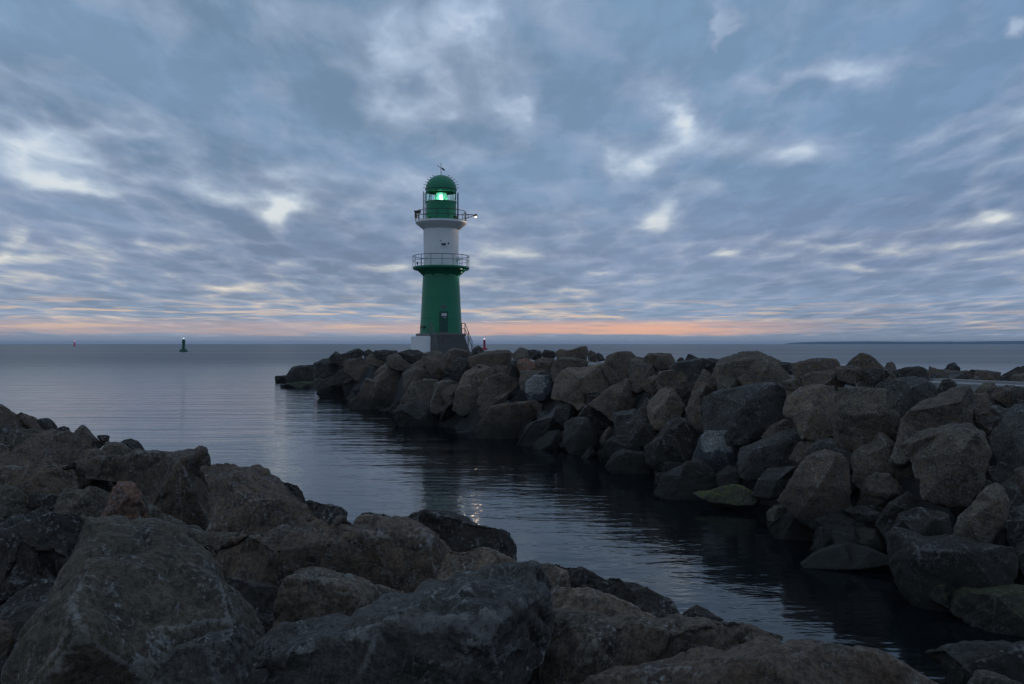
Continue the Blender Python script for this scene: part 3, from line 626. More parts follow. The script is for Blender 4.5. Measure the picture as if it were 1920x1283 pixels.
NEAR = '''
G|br|dark brown boulder at the left edge highest on the near shore|-160,120 -60,90 10,105 70,140 150,180 250,260 400,305 200,345 -160,350|0,170,.2 100,220,.2|k=1.0
G|br|thin sloping stone leaning right on the highest near shore boulder|140,165 185,147 280,190 330,222 460,305 400,325 270,280 160,210
G|dk|rounded dark stone against the water at the upper left|305,215 345,203 410,197 450,220 487,270 490,310 430,315 340,260
G|dk|small round stone against the water left of the pointed boulder|478,300 545,275 592,288 603,330 575,358 500,350
G|gr|pointed boulder with a dark hollow face against the water at left|598,352 650,315 700,268 714,264 762,300 830,370 905,410 830,450 770,470 700,450 650,400|712,325,.22 740,350,.15 800,420,.25
G|dk|small square black stone behind the pointed boulder|825,352 880,347 937,354 943,405 880,415
G|dk|rounded dome stone against the water left of the large block|1028,412 1070,385 1120,377 1180,398 1245,462 1200,490 1110,480
G|dk|low dark stone sloping into the water behind the large block|1235,480 1330,473 1470,503 1575,560 1500,590 1300,560
G|gn|smooth grey green boulder with straight edge at far left|45,372 80,312 130,293 240,298 350,312 330,345 260,400 85,475|150,350,.2
G|br|wide pale brown slab with a long crack at the left|-160,560 -60,500 80,455 280,390 350,318 470,303 560,350 640,380 695,440 650,550 570,610 520,660 300,660 -160,640|300,420,.15 450,450,.18 590,440,.2 400,590,.2|t=30 k=.99
G|gr|small grey stone at the left edge beside the smooth grey green one|-60,345 -20,335 50,343 35,410 -60,410
G|gr|low grey stone at the left edge above the pale brown slab|-60,405 30,425 80,470 20,505 -60,520
G|br|brown boulder with a hollow in it right of the pale brown slab|640,570 690,455 820,445 905,495 880,590 720,620
G|gr|low grey slab leaning towards the dome stone|840,510 910,412 980,407 1060,418 1130,470 1100,540 900,560
G|br|large flat topped block with a steep dark streaked front|540,640 700,580 860,538 1080,518 1190,480 1350,538 1690,573 1735,620 1760,690 1815,850 1840,1100 1770,1170 1560,1130 1390,1020 1260,920 1000,760 800,740 650,670|640,638,.10 900,640,.14 1180,620,.17 1400,645,.19 1700,632,.2 1720,800,.42 1500,900,.42|t=40 k=.97 yaw=4 s=1
G|br|brown stone with pale blotches at the left under the pale slab|-160,640 230,632 400,630 570,628 720,678 810,735 640,810 500,890 240,850 100,800 -160,800|240,690,.2 420,660,.2 600,710,.2 300,800,.25
G|dk|small flat stone over a black hole at the left|235,862 350,843 470,858 505,890 490,930 400,960 250,950
G|gn|big dull boulder at the left edge over the dark hollow|-160,800 -20,790 120,798 245,860 245,990 100,1050 -160,1060
G|gr|wide rounded grey boulder left of the reddish one|462,990 500,890 580,828 720,820 900,830 970,850 940,930 880,1030 700,1050 490,1040|560,880,.2 760,870,.25 700,970,.3|k=.98
G|gr|low ridge stone above the wide rounded grey boulder|600,810 700,738 800,732 975,765 965,840 700,835
G|rd|reddish stone with a rounded top standing up among grey ones|860,1050 940,905 960,800 1010,732 1110,723 1195,760 1222,860 1275,965 1310,1040 1240,1110 1050,1110|1000,830,.2 1150,810,.25 1060,960,.32 1200,980,.25|t=55 k=.95
G|gn|dark sloping stone running down right from the reddish one|1215,860 1290,910 1400,1000 1600,1110 1620,1210 1400,1150 1290,1100|k=.97
G|bl|rounded dark blue stone at the far left above the textured boulder|-100,1180 0,1120 100,1058 240,1008 390,968 455,1008 480,1060 300,1150 200,1200 0,1260|100,1110,.2 350,1020,.2|k=.96
H|gn|giant pale veined slab filling the lower left corner|600,45 700,24 830,38 1000,78 1250,108 1365,148 1435,250 1600,455 1750,700 1900,900 1990,1010 1990,1500 -100,1500 60,1060 200,780 345,640 470,400 520,300 560,150|615,200,.12 640,400,.16 600,560,.2 560,860,.26 470,1050,.28 500,1350,.34 1250,260,.10 1450,620,.14 1600,1000,.16 1000,700,.2 1000,300,.14 1100,1150,.2|t=46 k=.93 yaw=10 r=.8
H|dk|dark rough boulder with pale edges behind the giant slab|-80,200 100,140 250,88 400,48 540,15 625,40 590,160 520,330 430,480 380,600 320,680 200,640 80,600 -80,620|150,200,.2 400,120,.2 300,400,.25 420,430,.3 180,350,.25|k=.97
H|br|small brown stone at the left edge beside the giant slab|-80,800 60,798 125,850 115,950 40,1080 -80,1160|k=.96
H|bl|blue grey slab with fine parallel grooves at the bottom left|960,1400 1150,1165 1330,1012 1550,902 1790,828 1870,880 1900,1000 1850,1200 1700,1420|1350,1060,.12 1600,960,.14 1780,900,.2 1750,1080,.32|t=48 k=.83 yaw=-8
H|gn|triangular dark stone at the right shoulder of the giant slab|1350,110 1470,103 1535,160 1620,240 1510,330 1430,260|k=.97
H|gr|small flat pale stone in the gap right of the giant slab|1520,185 1560,158 1650,148 1760,168 1850,195 1720,260 1600,270|k=.98
I|br|large brown boulder with a pale diagonal ridge next to the flat topped block|60,150 290,140 420,165 550,168 645,218 740,300 850,380 1000,458 1080,530 1320,625 1200,660 1000,680 830,700 620,790 520,780 300,740 160,690 130,300|240,368,.14 380,380,.16 560,485,.17 800,550,.15 600,300,.06 300,250,.08 500,620,.2|t=38 k=.99 yaw=5
I|dk|ragged black stone against the water above the gull grey shore line|735,305 780,287 900,318 950,368 985,445 900,460 820,400
I|dk|long dark block end against the water on the near shore|970,465 1000,448 1100,468 1280,518 1325,552 1315,625 1150,610 1050,560|1050,490,.15 1250,550,.2
I|dk|low dark stone sinking into the water behind the pale rounded one|1425,600 1460,560 1520,546 1620,568 1750,605 1700,650 1500,640|k=1.03
I|tn|pale rounded stone at the water above the massive brown boulder|1380,640 1410,600 1475,573 1600,573 1750,645 1600,690 1420,680|k=1.01
I|br|massive brown boulder with a pale vertical seam in the middle of the near shore|50,925 200,848 400,758 500,752 620,748 800,638 960,588 1062,583 1150,618 1450,648 1650,648 1830,663 1925,700 2065,800 2185,960 2210,1080 2180,1280 1800,1350 1500,1330 1100,1300 740,1270 500,1200 220,1150 130,1050|420,800,.10 640,790,.12 1000,640,.12 1270,700,.15 1550,675,.13 1750,730,.15 1215,830,.2 1170,1010,.22 700,1050,.2 1600,960,.24 1950,950,.22|t=50 k=.97 yaw=0
J|gr|smooth rounded boulder with a speckled back in the lower middle|440,720 455,600 482,480 565,368 650,303 765,295 950,328 1200,388 1440,430 1400,520 1250,640 1100,700 800,740 500,760|560,460,.2 760,360,.14 1000,400,.12 820,520,.3 1050,550,.25|k=.95 s=3
J|dk|shadowed stone down in the gap beside the giant slab|10,300 120,320 400,380 520,410 500,600 450,760 330,840 150,640|k=1.0
P|bl|huge dark blue grey boulder with chipped surface in the bottom centre|470,1215 512,1175 550,1154 600,1156 645,1149 688,1141 725,1116 800,1091 850,1079 905,1063 967,1053 1000,1056 1018,1069 1029,1090 1034,1121 1037,1168 1033,1207 1018,1241 985,1275 965,1350 560,1380 440,1340 440,1250|560,1190,.10 700,1180,.14 800,1140,.12 930,1090,.10 985,1110,.16 870,1180,.24 1000,1180,.2 720,1260,.28 560,1280,.2 900,1260,.3|t=46 k=.90 yaw=0 r=1.15
P|dk|dark rough boulder against the water above the pale orange flecked stone|740,985 752,972 790,961 850,964 880,975 900,988 930,990 956,998 970,1020 972,1046 960,1056 930,1055 850,1050 800,1020 760,1000|800,985,.2 870,1000,.2 940,1015,.2|k=.99
K|tn|pale stone with an orange stain between dark boulders|70,430 110,330 155,262 260,288 390,255 470,268 570,318 650,365 560,440 300,500 90,520|250,350,.2 400,310,.2 520,370,.2|k=.96
K|tn|small tan stone right behind the huge blue grey boulder|760,380 800,371 862,370 930,395 1012,440 1020,510 1065,590 900,620 850,500|900,430,.25 960,500,.3|k=.97
K|dk|thin black stone at the water edge above the small tan one|860,372 960,389 1080,398 1230,463 1300,492 1150,540 1050,570 1000,480 930,410|k=1.0
K|dk|big black boulder with rounded back at the water on the near shore|1040,570 1140,500 1300,473 1400,489 1490,488 1600,528 1680,570 1760,640 1812,710 1870,745 1750,790 1640,790 1500,760 1300,650 1180,610|1200,530,.15 1400,540,.2 1600,600,.2 1500,660,.25|k=.98
K|tn|tan humped boulder with white flecks in front of the big black one|870,600 960,573 1180,573 1300,588 1400,638 1540,700 1650,748 1720,790 1300,830 900,820|960,620,.15 1180,610,.15 1350,670,.15 1150,710,.25|k=.97
P|dk|small stone with a white speck at the water right of the tan hump|1275,1156 1284,1147 1305,1135 1326,1143 1355,1160 1330,1172 1300,1170|k=1.02
P|gr|broad flat topped slab with a dark rough front right of the huge boulder|1020,1170 1028,1153 1100,1152 1165,1153 1290,1154 1340,1156 1372,1164 1408,1178 1405,1215 1360,1235 1300,1250 1190,1275 1130,1310 1060,1340 1015,1320|1045,1166,.06 1083,1162,.08 1128,1180,.12 1190,1183,.12 1230,1200,.16 1252,1222,.2 1120,1250,.28 1330,1185,.10|t=44 k=.97 yaw=0 s=1
P|br|rust brown wedge dipping into the water right of the broad slab|1365,1166 1405,1169 1442,1184 1468,1193 1458,1203 1440,1215 1390,1210|k=1.0
P|br|long low brown slab along the bottom edge right of centre|1040,1310 1108,1273 1200,1246 1280,1223 1368,1200 1420,1199 1500,1204 1570,1219 1640,1234 1700,1254 1762,1288 1800,1340 1780,1400 1040,1400|1150,1290,.08 1300,1250,.10 1420,1225,.12 1560,1245,.12 1680,1275,.12 1400,1320,.25|t=40 k=.9 yaw=0
'''
for ln in FAR.strip().splitlines(): trace_rock(ln, True)
for ln in NEAR.strip().splitlines(): trace_rock(ln, False)

# ---------------------------------------------------------------- rubble the boulders lie on
def core_mat():
    m, T, b = new_mat('rubble'); tc = T.nodes.new('ShaderNodeTexCoord').outputs['Object']
    n = NOISE(T, tc, 2.5, 8, 0.7)
    T.links.new(RAMP(T, n, [(0.3, (.008, .008, .008)), (0.7, (.03, .026, .022))]), b.inputs['Base Color'])  # near black: the shade of the gaps is painted into the rubble colour
    b.inputs['Roughness'].default_value = 0.9
    return m
CORE = core_mat()
def grid_mesh(name, X, Y, Z, mat):
    h, w = X.shape; V = np.stack([X.ravel(), Y.ravel(), Z.ravel()], 1)
    i = np.arange(h * w).reshape(h, w); a, b, c, d = i[:-1, :-1].ravel(), i[:-1, 1:].ravel(), i[1:, 1:].ravel(), i[1:, :-1].ravel()
    Fc = np.vstack([np.c_[a, b, c], np.c_[a, c, d]])
    o = bpy.data.objects.new(name, mesh_np(name, V, Fc, None, mat)); COL.objects.link(o); return o
FAR_EDGE = [(440, 69), (520, 71), (640, 76), (830, 80), (1000, 62), (1200, 44), (1500, 32), (1920, 27), (2300, 25)]
def far_edge(px): return np.interp(px, [a for a, b in FAR_EDGE], [b for a, b in FAR_EDGE])
TOPZ = 1.72
px = np.linspace(470, 2600, 300); s = np.linspace(0, 1, 120)
PX, S = np.meshgrid(px, s); dw = d_water(np.minimum(PX, 2300)); fe = far_edge(PX)
D = dw + 0.35 + (fe - dw - 0.35) * S ** 1.5
Z = np.minimum(np.minimum((D - dw) * SL - 0.65, TOPZ), (fe - D) * 0.6 - 0.8)
Z = np.minimum(Z, (PX - 545) / 100 * 1.5 - 0.7)
X = (PX - CX) / F * D
nz = perlin(np.stack([X.ravel(), D.ravel(), Z.ravel()], 1) * 1.3, 5).reshape(X.shape)
tag(grid_mesh('breakwater_rubble', X, D, Z + nz * 0.55 * (Z < TOPZ - .02), CORE), kind='structure')
xs = np.linspace(-30, 7, 220); ys = np.linspace(-8, 25, 220); X, Y = np.meshgrid(xs, ys)
edge = np.interp(Y, [-8, 0, 4, 4.6, 5.1, 6.4, 8, 12, 16, 21, 25], [6, 3.3, 1.9, 1.3, .8, -.15, -1.8, -5.3, -8.5, -13, -18])
Z = np.clip((edge - 0.35 - X) * 0.9 - 0.3, -1.0, 0.85)
nz = perlin(np.stack([X.ravel(), Y.ravel(), Z.ravel()], 1) * 1.4, 8).reshape(X.shape)
tag(grid_mesh('shore_rubble', X, Y, Z + nz * 0.35, CORE), kind='structure')

# ---------------------------------------------------------------- smaller stones that fill the gaps
def chunk(seed):
    rr = random.Random(seed); ph = (1 + 5 ** .5) / 2
    V = np.array([(-1,ph,0),(1,ph,0),(-1,-ph,0),(1,-ph,0),(0,-1,ph),(0,1,ph),(0,-1,-ph),(0,1,-ph),(ph,0,-1),(ph,0,1),(-ph,0,-1),(-ph,0,1)], float)
    Fc = np.array([(0,11,5),(0,5,1),(0,1,7),(0,7,10),(0,10,11),(1,5,9),(5,11,4),(11,10,2),(10,7,6),(7,1,8),(3,9,4),(3,4,2),(3,2,6),(3,6,8),(3,8,9),(4,9,5),(2,4,11),(6,2,10),(8,6,7),(9,8,1)])
    V = V / np.linalg.norm(V[0]) * np.array([[rr.uniform(.72, 1.15)] for _ in V]) * np.array([1.15, .9, .75])
    return roughen(V * 0.6, Fc, 1.0, seed, 0.05, 5200, 1.1, 2)
CH = [mesh_np('boulder', *chunk(300 + k), RM[c]) for k, c in enumerate(('gr', 'br', 'dk', 'gn', 'bl', 'tn', 'dk', 'br'))]
def place(me, loc, sc, label, group):
    o = bpy.data.objects.new('boulder', me); o.location = loc; o.scale = (sc * random.uniform(.85, 1.2), sc * random.uniform(.85, 1.2), sc * random.uniform(.8, 1.0))
    o.rotation_euler = (random.uniform(0, 6.28), random.uniform(0, 6.28), random.uniform(0, 6.28)); COL.objects.link(o)
    tag(o, label, 'boulder', group)
for k in range(66):
    px_ = random.uniform(600, 2050); dw_ = float(d_water(px_)); t = random.uniform(0.0, min(1.0, .15 + (px_ - 600) / 250))
    d_ = dw_ + 0.4 + t * 4.4; z_ = (d_ - dw_) * SL - 0.38
    me = CH[random.choice((0, 1, 2, 4, 6))] if t > .3 else CH[random.choice((2, 6))]
    place(me, ((px_ - CX) / F * d_, d_, z_), random.uniform(.55, .85), 'small unlit boulder wedged in a gap between the large boulders of the far breakwater', 'small boulders filling gaps in the breakwater')
for k in range(22):
    px_ = random.uniform(1540, 1940); dw_ = float(d_water(px_)); d_ = dw_ + random.uniform(.5, 2.6); z_ = (d_ - dw_) * SL - 0.34
    place(CH[random.choice((2, 6, 0, 4))], ((px_ - CX) / F * d_, d_, z_), random.uniform(.55, .8), 'small unlit boulder wedged in a gap between the large boulders of the far breakwater', 'small boulders filling gaps in the breakwater')
for k in range(20):
    px_ = random.uniform(640, 2050); fe_ = float(far_edge(px_)); d_ = fe_ - random.uniform(0.5, 4.5); z_ = min((fe_ - d_) * 0.6 - .5, 1.6)
    place(CH[k % 8], ((px_ - CX) / F * d_, d_, z_), random.uniform(.8, 1.2), 'boulder on the seaward side of the breakwater beyond the path', 'boulders on the seaward slope')
for k in range(36):
    y_ = random.uniform(2.2, 20); e_ = float(np.interp(y_, [0, 4, 4.6, 5.1, 6.4, 8, 12, 16, 21], [3.3, 1.9, 1.3, .8, -.15, -1.8, -5.3, -8.5, -13])); x_ = e_ - random.uniform(1.0, 1.0 + y_ * .6)
    place(CH[k % 5], (x_, y_, 0.78), random.uniform(.45, .75) , 'small dark boulder down in a gap between the big stones of the near shore', 'small boulders filling gaps in the near shore')

for (px_, d_, z_, sc_) in ((1003, 5.3, .62, .8), (985, 5.0, .75, .6), (396, 10.2, .65, .8), (405, 9.6, .8, .6), (150, 12.5, .8, .9), (6, 15.5, .8, .9), (0, 13.5, .8, .8), (40, 4.9, .9, .8), (85, 5.3, .85, .75), (5, 4.4, .85, .75), (60, 4.4, .7, .7)):
    place(CH[2], ((px_ - CX) / F * d_, d_, z_), sc_, 'small dark boulder down in a gap between the big stones of the near shore', 'small boulders filling gaps in the near shore')

for k in range(14):                                       # crest beyond the path at the right
    px_ = 1690 + k * 26 + random.uniform(-8, 8); d_ = random.uniform(18.9, 20.5)
    place(CH[(k * 3) % 8], ((px_ - CX) / F * d_, d_, 1.72), random.uniform(.7, .95), 'boulder on the seaward side of the breakwater beyond the path', 'boulders on the seaward slope')

# ---------------------------------------------------------------- path along the breakwater
m = MB(); pts = [(14.5, 11.0), (10.3, 16.3), (9.3, 18.2), (6.6, 25), (2.5, 38), (-3.0, 52), (-7.6, 65)]
def off(k, w):
    a = Vector(pts[max(k - 1, 0)]); b = Vector(pts[min(k + 1, len(pts) - 1)]); t = (b - a).normalized(); return (pts[k][0] - t.y * w, pts[k][1] + t.x * w)
for w0, w1, z0, z1 in ((-0.3, 1.2, 1.4, 1.98), (1.2, 1.42, 1.4, 2.03), (-.52, -0.3, 1.4, 2.03)):
    vs = []
    for k in range(len(pts)):
        for w, z in ((w0, z0), (w1, z0), (w1, z1), (w0, z1)): vs.append((*off(k, w), z))
    fs = [(4*k+a, 4*k+(a+1) % 4, 4*k+4+(a+1) % 4, 4*k+4+a) for k in range(len(pts)-1) for a in range(4)] + [(0, 1, 2, 3)[::-1], tuple(4*(len(pts)-1)+a for a in range(4))]
    m.add(vs, fs)
PATHM = painted('pale path concrete', (0.31, 0.295, 0.28), 0.85, 0.2, 0.4, (0.18, 0.16, 0.14))
tag(m.build('path', PATHM), kind='structure')

# ---------------------------------------------------------------- sea
def sea():
    m, T, b = new_mat('sea water')
    geo = T.nodes.new('ShaderNodeNewGeometry'); pos = geo.outputs['Position']
    sp = T.nodes.new('ShaderNodeSeparateXYZ'); T.links.new(pos, sp.inputs[0]); x, y = sp.outputs[0], sp.outputs[1]
    dist = M(T, 'SQRT', M(T, 'ADD', M(T, 'MULTIPLY', x, x), M(T, 'MULTIPLY', y, y)))
    far = SS(T, dist, 15, 90)
    p1 = XYZ(T, M(T, 'MULTIPLY', x, 0.55), y, 0.0); p2 = XYZ(T, M(T, 'ADD', M(T, 'MULTIPLY', x, 0.35), M(T, 'MULTIPLY', y, 0.12)), y, 3.0)
    swell = NOISE(T, p1, 0.16, 3, 0.5, 0.3); rip = NOISE(T, p2, 1.1, 4, 0.55, 0.4); fine = NOISE(T, p1, 4.5, 3, 0.55)
    gust = SS(T, NOISE(T, p1, 0.09, 4, 0.6, 0.5), 0.40, 0.62)
    lane = SS(T, NOISE(T, XYZ(T, M(T, 'MULTIPLY', x, 0.12), y, 7.0), 0.02, 5, 0.65, 0.5), 0.30, 0.70)
    amp = M(T, 'ADD', 0.60, M(T, 'MULTIPLY', far, M(T, 'ADD', 1.5, M(T, 'MULTIPLY', lane, 3.2))))
    h = M(T, 'ADD', M(T, 'MULTIPLY', swell, 0.035), M(T, 'MULTIPLY', M(T, 'MULTIPLY', rip, 0.034), amp))
    longw = NOISE(T, XYZ(T, M(T, 'ADD', M(T, 'MULTIPLY', x, 0.13), M(T, 'MULTIPLY', y, 0.03)), y, 5.0), 0.75, 4, 0.6, 0.15)
    h = M(T, 'ADD', h, M(T, 'MULTIPLY', M(T, 'MULTIPLY', longw, 0.15), SS(T, dist, 12, 45)))
    h = M(T, 'ADD', h, M(T, 'MULTIPLY', M(T, 'MULTIPLY', fine, 0.0055), M(T, 'ADD', 0.45, gust)))
    bp = T.nodes.new('ShaderNodeBump'); bp.inputs['Strength'].default_value = 1.0; bp.inputs['Distance'].default_value = 1.0
    T.links.new(h, bp.inputs['Height']); T.links.new(bp.outputs[0], b.inputs['Normal'])
    b.inputs['Base Color'].default_value = (0.004, 0.0065, 0.008, 1); b.inputs['IOR'].default_value = 1.333
    T.links.new(M(T, 'ADD', 0.06, M(T, 'MULTIPLY', SS(T, dist, 12, 160), M(T, 'ADD', 0.24, M(T, 'MULTIPLY', lane, 0.06)))), b.inputs['Roughness'])
    me = bpy.data.meshes.new('sea'); S_ = 9000
    me.from_pydata([(-S_, -S_ + 1000, 0), (S_, -S_ + 1000, 0), (S_, S_ - 900, 0), (-S_, S_ - 900, 0)], [], [(0, 1, 2, 3)]); me.materials.append(m)
    o = bpy.data.objects.new('sea', me); COL.objects.link(o); tag(o, kind='structure')
sea()

# ---------------------------------------------------------------- distant headland on the right
def headland():
    m, T, b = new_mat('far wood'); tc = T.nodes.new('ShaderNodeTexCoord').outputs['Object']
    T.links.new(RAMP(T, NOISE(T, tc, 0.02, 6, 0.6), [(0.3, (.02, .035, .025)), (0.7, (.05, .065, .05))]), b.inputs['Base Color']); b.inputs['Roughness'].default_value = 0.95
    d = 6500.0; n = 260; V = []; Fc = []
    xs_ = np.linspace((1487 - CX) / F * d, (2700 - CX) / F * d, n); rise = np.clip((xs_ - xs_[0]) / 260, 0, 1) ** .5
    hh = (21 + 3.0 * perlin(np.stack([xs_ / 420, xs_ * 0, xs_ * 0 + .5], 1), 3) * 2 + 2.2 * perlin(np.stack([xs_ / 45, xs_ * 0 + 2, xs_ * 0], 1), 4) + 4.0 * np.clip((xs_ - 3500) / 2000, -1, 1)) * (0.15 + .85 * rise)
    for k in range(n):
        w = 60 + 500 * rise[k]
        for yy, zz in ((0, -1), (0, hh[k] * .35), (25, hh[k] * .85), (90, hh[k]), (w, hh[k] * .9), (w + 120, -1)): V.append((xs_[k], d + yy, zz))
    for k in range(n - 1):
        for j in range(5): a = k * 6 + j; Fc.append((a, a + 6, a + 7, a + 1))
    Fc.append((0, 1, 2, 3, 4, 5))
    me = bpy.data.meshes.new('headland'); me.from_pydata(V, [], Fc); me.materials.append(m)
    o = bpy.data.objects.new('headland', me); COL.objects.link(o); tag(o, kind='structure')
headland()

# ---------------------------------------------------------------- lighthouse
LD = 68.0; MPP = LD / F
AX = ((827.0 - CX) / F * LD, LD)
def zz(py): return CAMZ + (HY - py) * MPP
LH = empty('lighthouse', (AX[0], AX[1], 1.7))
tag(LH, 'green and white round lighthouse with lit green lantern on the end of the breakwater', 'lighthouse')
BZ = 1.7
def z(py): return zz(py) - BZ
def part(mb, name, mat, par=LH, sm=True): return mb.build(name, mat, par, sm)
def px(v): return v * MPP
SR = R(17)                                       # the stairs face us, turned a little to the right
sd_ = Vector((math.sin(SR), -math.cos(SR), 0)); sx_ = Vector((math.cos(SR), math.sin(SR), 0))
# plinth and slab
part(MB().lathe([(0, -.2), (px(56), -.2), (px(56), z(631.6)), (px(55.3), z(631.0)), (0, z(631.0))], 72), 'plinth', WHITE)
part(MB().lathe([(px(47), z(631.0) + .002), (px(47), z(626.2)), (px(46.4), z(625.8)), (0, z(625.8))], 72), 'platform_slab', CONC)
# stairs
m = MB(); top = z(628.0); nst = 11; rise_ = 0.17; run = 0.27; w = px(60)
for k in range(nst):
    c = sd_ * (px(40) + k * run * .5 + .45 + k * run * .5); hgt = top - k * rise_ - .02
    if hgt < 0.02: break
    L = .30 if k else .9
    cc = sd_ * (px(38) + (.45 if k == 0 else .9 + (k - .5) * run))
    m.box((cc.x, cc.y, hgt / 2 - .15), (w - k * .002, L, hgt + .3), SR)
part(m, 'stairs', STEPM, sm=False)
for sgn in (-1, 1):
    m = MB(); o_ = sx_ * (sgn * (w / 2 + .06)); a = o_ + sd_ * (px(34)); b_ = o_ + sd_ * (px(38) + .9); c_ = b_ + sd_ * (run * 8.2)
    for off_z in (.88, .45):
        m.path([a + Vector((0, 0, top + off_z)), b_ + Vector((0, 0, top + off_z)), c_ + Vector((0, 0, top + off_z - rise_ * 8.2))], .028)
    for q, zb in ((a, top), (b_, top), (b_ + sd_ * run * 4, top - rise_ * 4), (c_, top - rise_ * 8.2)):
        m.tube(q + Vector((0, 0, zb - .25)), q + Vector((0, 0, zb + .88)), .03)
    part(m, 'handrail', RAILM if sgn < 0 else BLACKM)
# shafts
green = [(px(39.9), z(626.0)), (px(39.2), z(615)), (px(37.9), z(595)), (px(36.6), z(572)), (px(35.6), z(550)), (px(34.6), z(530)), (px(33.8), z(515)), (px(33.4), z(505))]
part(MB().lathe(green, 96), 'green_shaft', GREEN)
part(MB().lathe([(px(33.3), z(516.5)), (px(36), z(514)), (px(40.5), z(509.8)), (px(46), z(507.3)), (px(51), z(506.5)), (px(53), z(504.2)), (px(53), z(501.6)), (px(52.4), z(501.2)), (px(30), z(501.2))], 96), 'lower_gallery', GREEN)
m = MB()
for k in range(8):
    t = 2 * math.pi * (k + .5) / 8; e = Vector((math.cos(t), math.sin(t), 0)); s2 = Vector((-e.y, e.x, 0)) * .03
    q = [e * px(33.2) + Vector((0, 0, z(520))), e * px(48) + Vector((0, 0, z(507.3))), e * px(33.2) + Vector((0, 0, z(506)))]
    m.add([p + s2 for p in q] + [p - s2 for p in q], [(0, 1, 2), (5, 4, 3), (0, 3, 4, 1), (1, 4, 5, 2), (2, 5, 3, 0)])
part(m, 'gallery_bracket', GREEN, sm=False)
part(MB().lathe([(px(32.2), z(501.3)), (px(33.0), z(440)), (px(33.0), z(425)), (px(33.2), z(418))], 96), 'white_shaft', WHITE)
part(MB().lathe([(px(33.1), z(431)), (px(38), z(427.5)), (px(47.0), z(420.2)), (px(47.6), z(419.4)), (px(47.6), z(416.8)), (px(47.0), z(416.4)), (px(25), z(416.4))], 96), 'upper_gallery', WHITE)
m = MB()
for k in range(12):
    t = 2 * math.pi * (k + .5) / 12; e = Vector((math.cos(t), math.sin(t), 0)); s2 = Vector((-e.y, e.x, 0)) * .025
    q = [e * px(32.8) + Vector((0, 0, z(433))), e * px(44) + Vector((0, 0, z(421.4))), e * px(32.8) + Vector((0, 0, z(420)))]
    m.add([p + s2 for p in q] + [p - s2 for p in q], [(0, 1, 2), (5, 4, 3), (0, 3, 4, 1), (1, 4, 5, 2), (2, 5, 3, 0)])
part(m, 'gallery_bracket', WHITE, sm=False)
def railing(Rr, zb, h, n, mat, levels):
    m = MB()
    for lv in levels: m.ring(Rr, zb + h * lv, .026 if lv > .9 else .018, 72)
    for k in range(n):
        t = 2 * math.pi * (k + .3) / n; m.tube((Rr * math.cos(t), Rr * math.sin(t), zb - .05), (Rr * math.cos(t), Rr * math.sin(t), zb + h), .022, 6)
    return part(m, 'railing', mat)
railing(px(52.4), z(501.4), px(20.5), 16, RAILM, (1.0, .55))
railing(px(46.4), z(416.6), px(18.5), 14, BLACKM, (1.0, .52))
# lantern
part(MB().lathe([(px(29), z(416.5)), (px(28.2), z(414)), (px(28.2), z(381.5)), (px(29.3), z(380.6)), (px(29.3), z(379.4)), (px(25), z(379.4))], 96), 'lantern_drum', GREEN)
m, T_, b_n = new_mat('lantern glass'); b_n.inputs['Base Color'].default_value = (.75, 1, .9, 1); b_n.inputs['Roughness'].default_value = 0.02
b_n.inputs['Transmission Weight'].default_value = 1.0; b_n.inputs['IOR'].default_value = 1.02; GLASS = m
gl = part(MB().lathe([(px(27.8), z(380)), (px(27.8), z(360.5))], 96), 'glazing', GLASS)
m = MB()
for k in range(12):
    t = 2 * math.pi * (k + .5) / 12; t2 = 2 * math.pi * (k + 1.5) / 12; r_ = px(28.2)
    m.tube((r_ * math.cos(t), r_ * math.sin(t), z(380.4)), (r_ * math.cos(t), r_ * math.sin(t), z(359)), .03, 6)
    a, b2 = ((z(380), z(362)) if k % 2 else (z(362), z(380)))
    if k in (0, 2, 4, 5, 9, 11): m.tube((r_ * math.cos(t), r_ * math.sin(t), a), (r_ * math.cos(t2), r_ * math.sin(t2), b2), .018, 6)
m.build('glazing_bar', DKGREEN, gl)
part(MB().lathe([(px(24), z(361.5)), (px(28.6), z(361.5)), (px(28.6), z(356.8)), (px(30), z(356.2)), (px(29.8), z(355.2))] +
     [(px(29.0) * math.cos(t), z(355.2) + px(26.4) * math.sin(t)) for t in [R(a) for a in range(0, 90, 6)]] + [(0.02, z(328.8))], 96), 'dome', GREEN)
# lamp and lens
LAMPG = glow('lit green lamp', (0.50, 1.0, 0.76), 5.0)
LENS, T_, b_n = new_mat('lens glass'); b_n.inputs['Base Color'].default_value = (.35, .75, .6, 1); b_n.inputs['Roughness'].default_value = 0.15
b_n.inputs['Emission Color'].default_value = (.25, .95, .62, 1); b_n.inputs['Emission Strength'].default_value = 0.38
prof = [(px(3), z(380))]
for k in range(13):
    yy = 380 - k * 1.35; prof += [(px(13 - abs(k - 6) * .5), z(yy)), (px(12.2 - abs(k - 6) * .5), z(yy - .9))]
prof.append((px(3), z(362.5)))
part(MB().lathe(prof, 48), 'lens', LENS)
part(MB().lathe([(0, z(378.5)), (px(2.6), z(378)), (px(3.0), z(375)), (px(1.6), z(369.5)), (0, z(367.5))], 24).add([], []), 'beacon_lamp', LAMPG).location = (px(1.5), -px(14.5), 0)
part(MB().lathe([(0, z(381)), (px(24), z(381)), (px(24), z(379.6)), (0, z(379.6))], 48), 'lantern_floor', WHITE)
pl = bpy.data.lights.new('beacon_light', 'POINT'); plo = bpy.data.objects.new('beacon_light', pl); COL.objects.link(plo); plo.parent = LH
pl.energy = 10; pl.color = (.35, 1, .7); pl.shadow_soft_size = .1; plo.location = (px(1.5), -px(20), z(371))
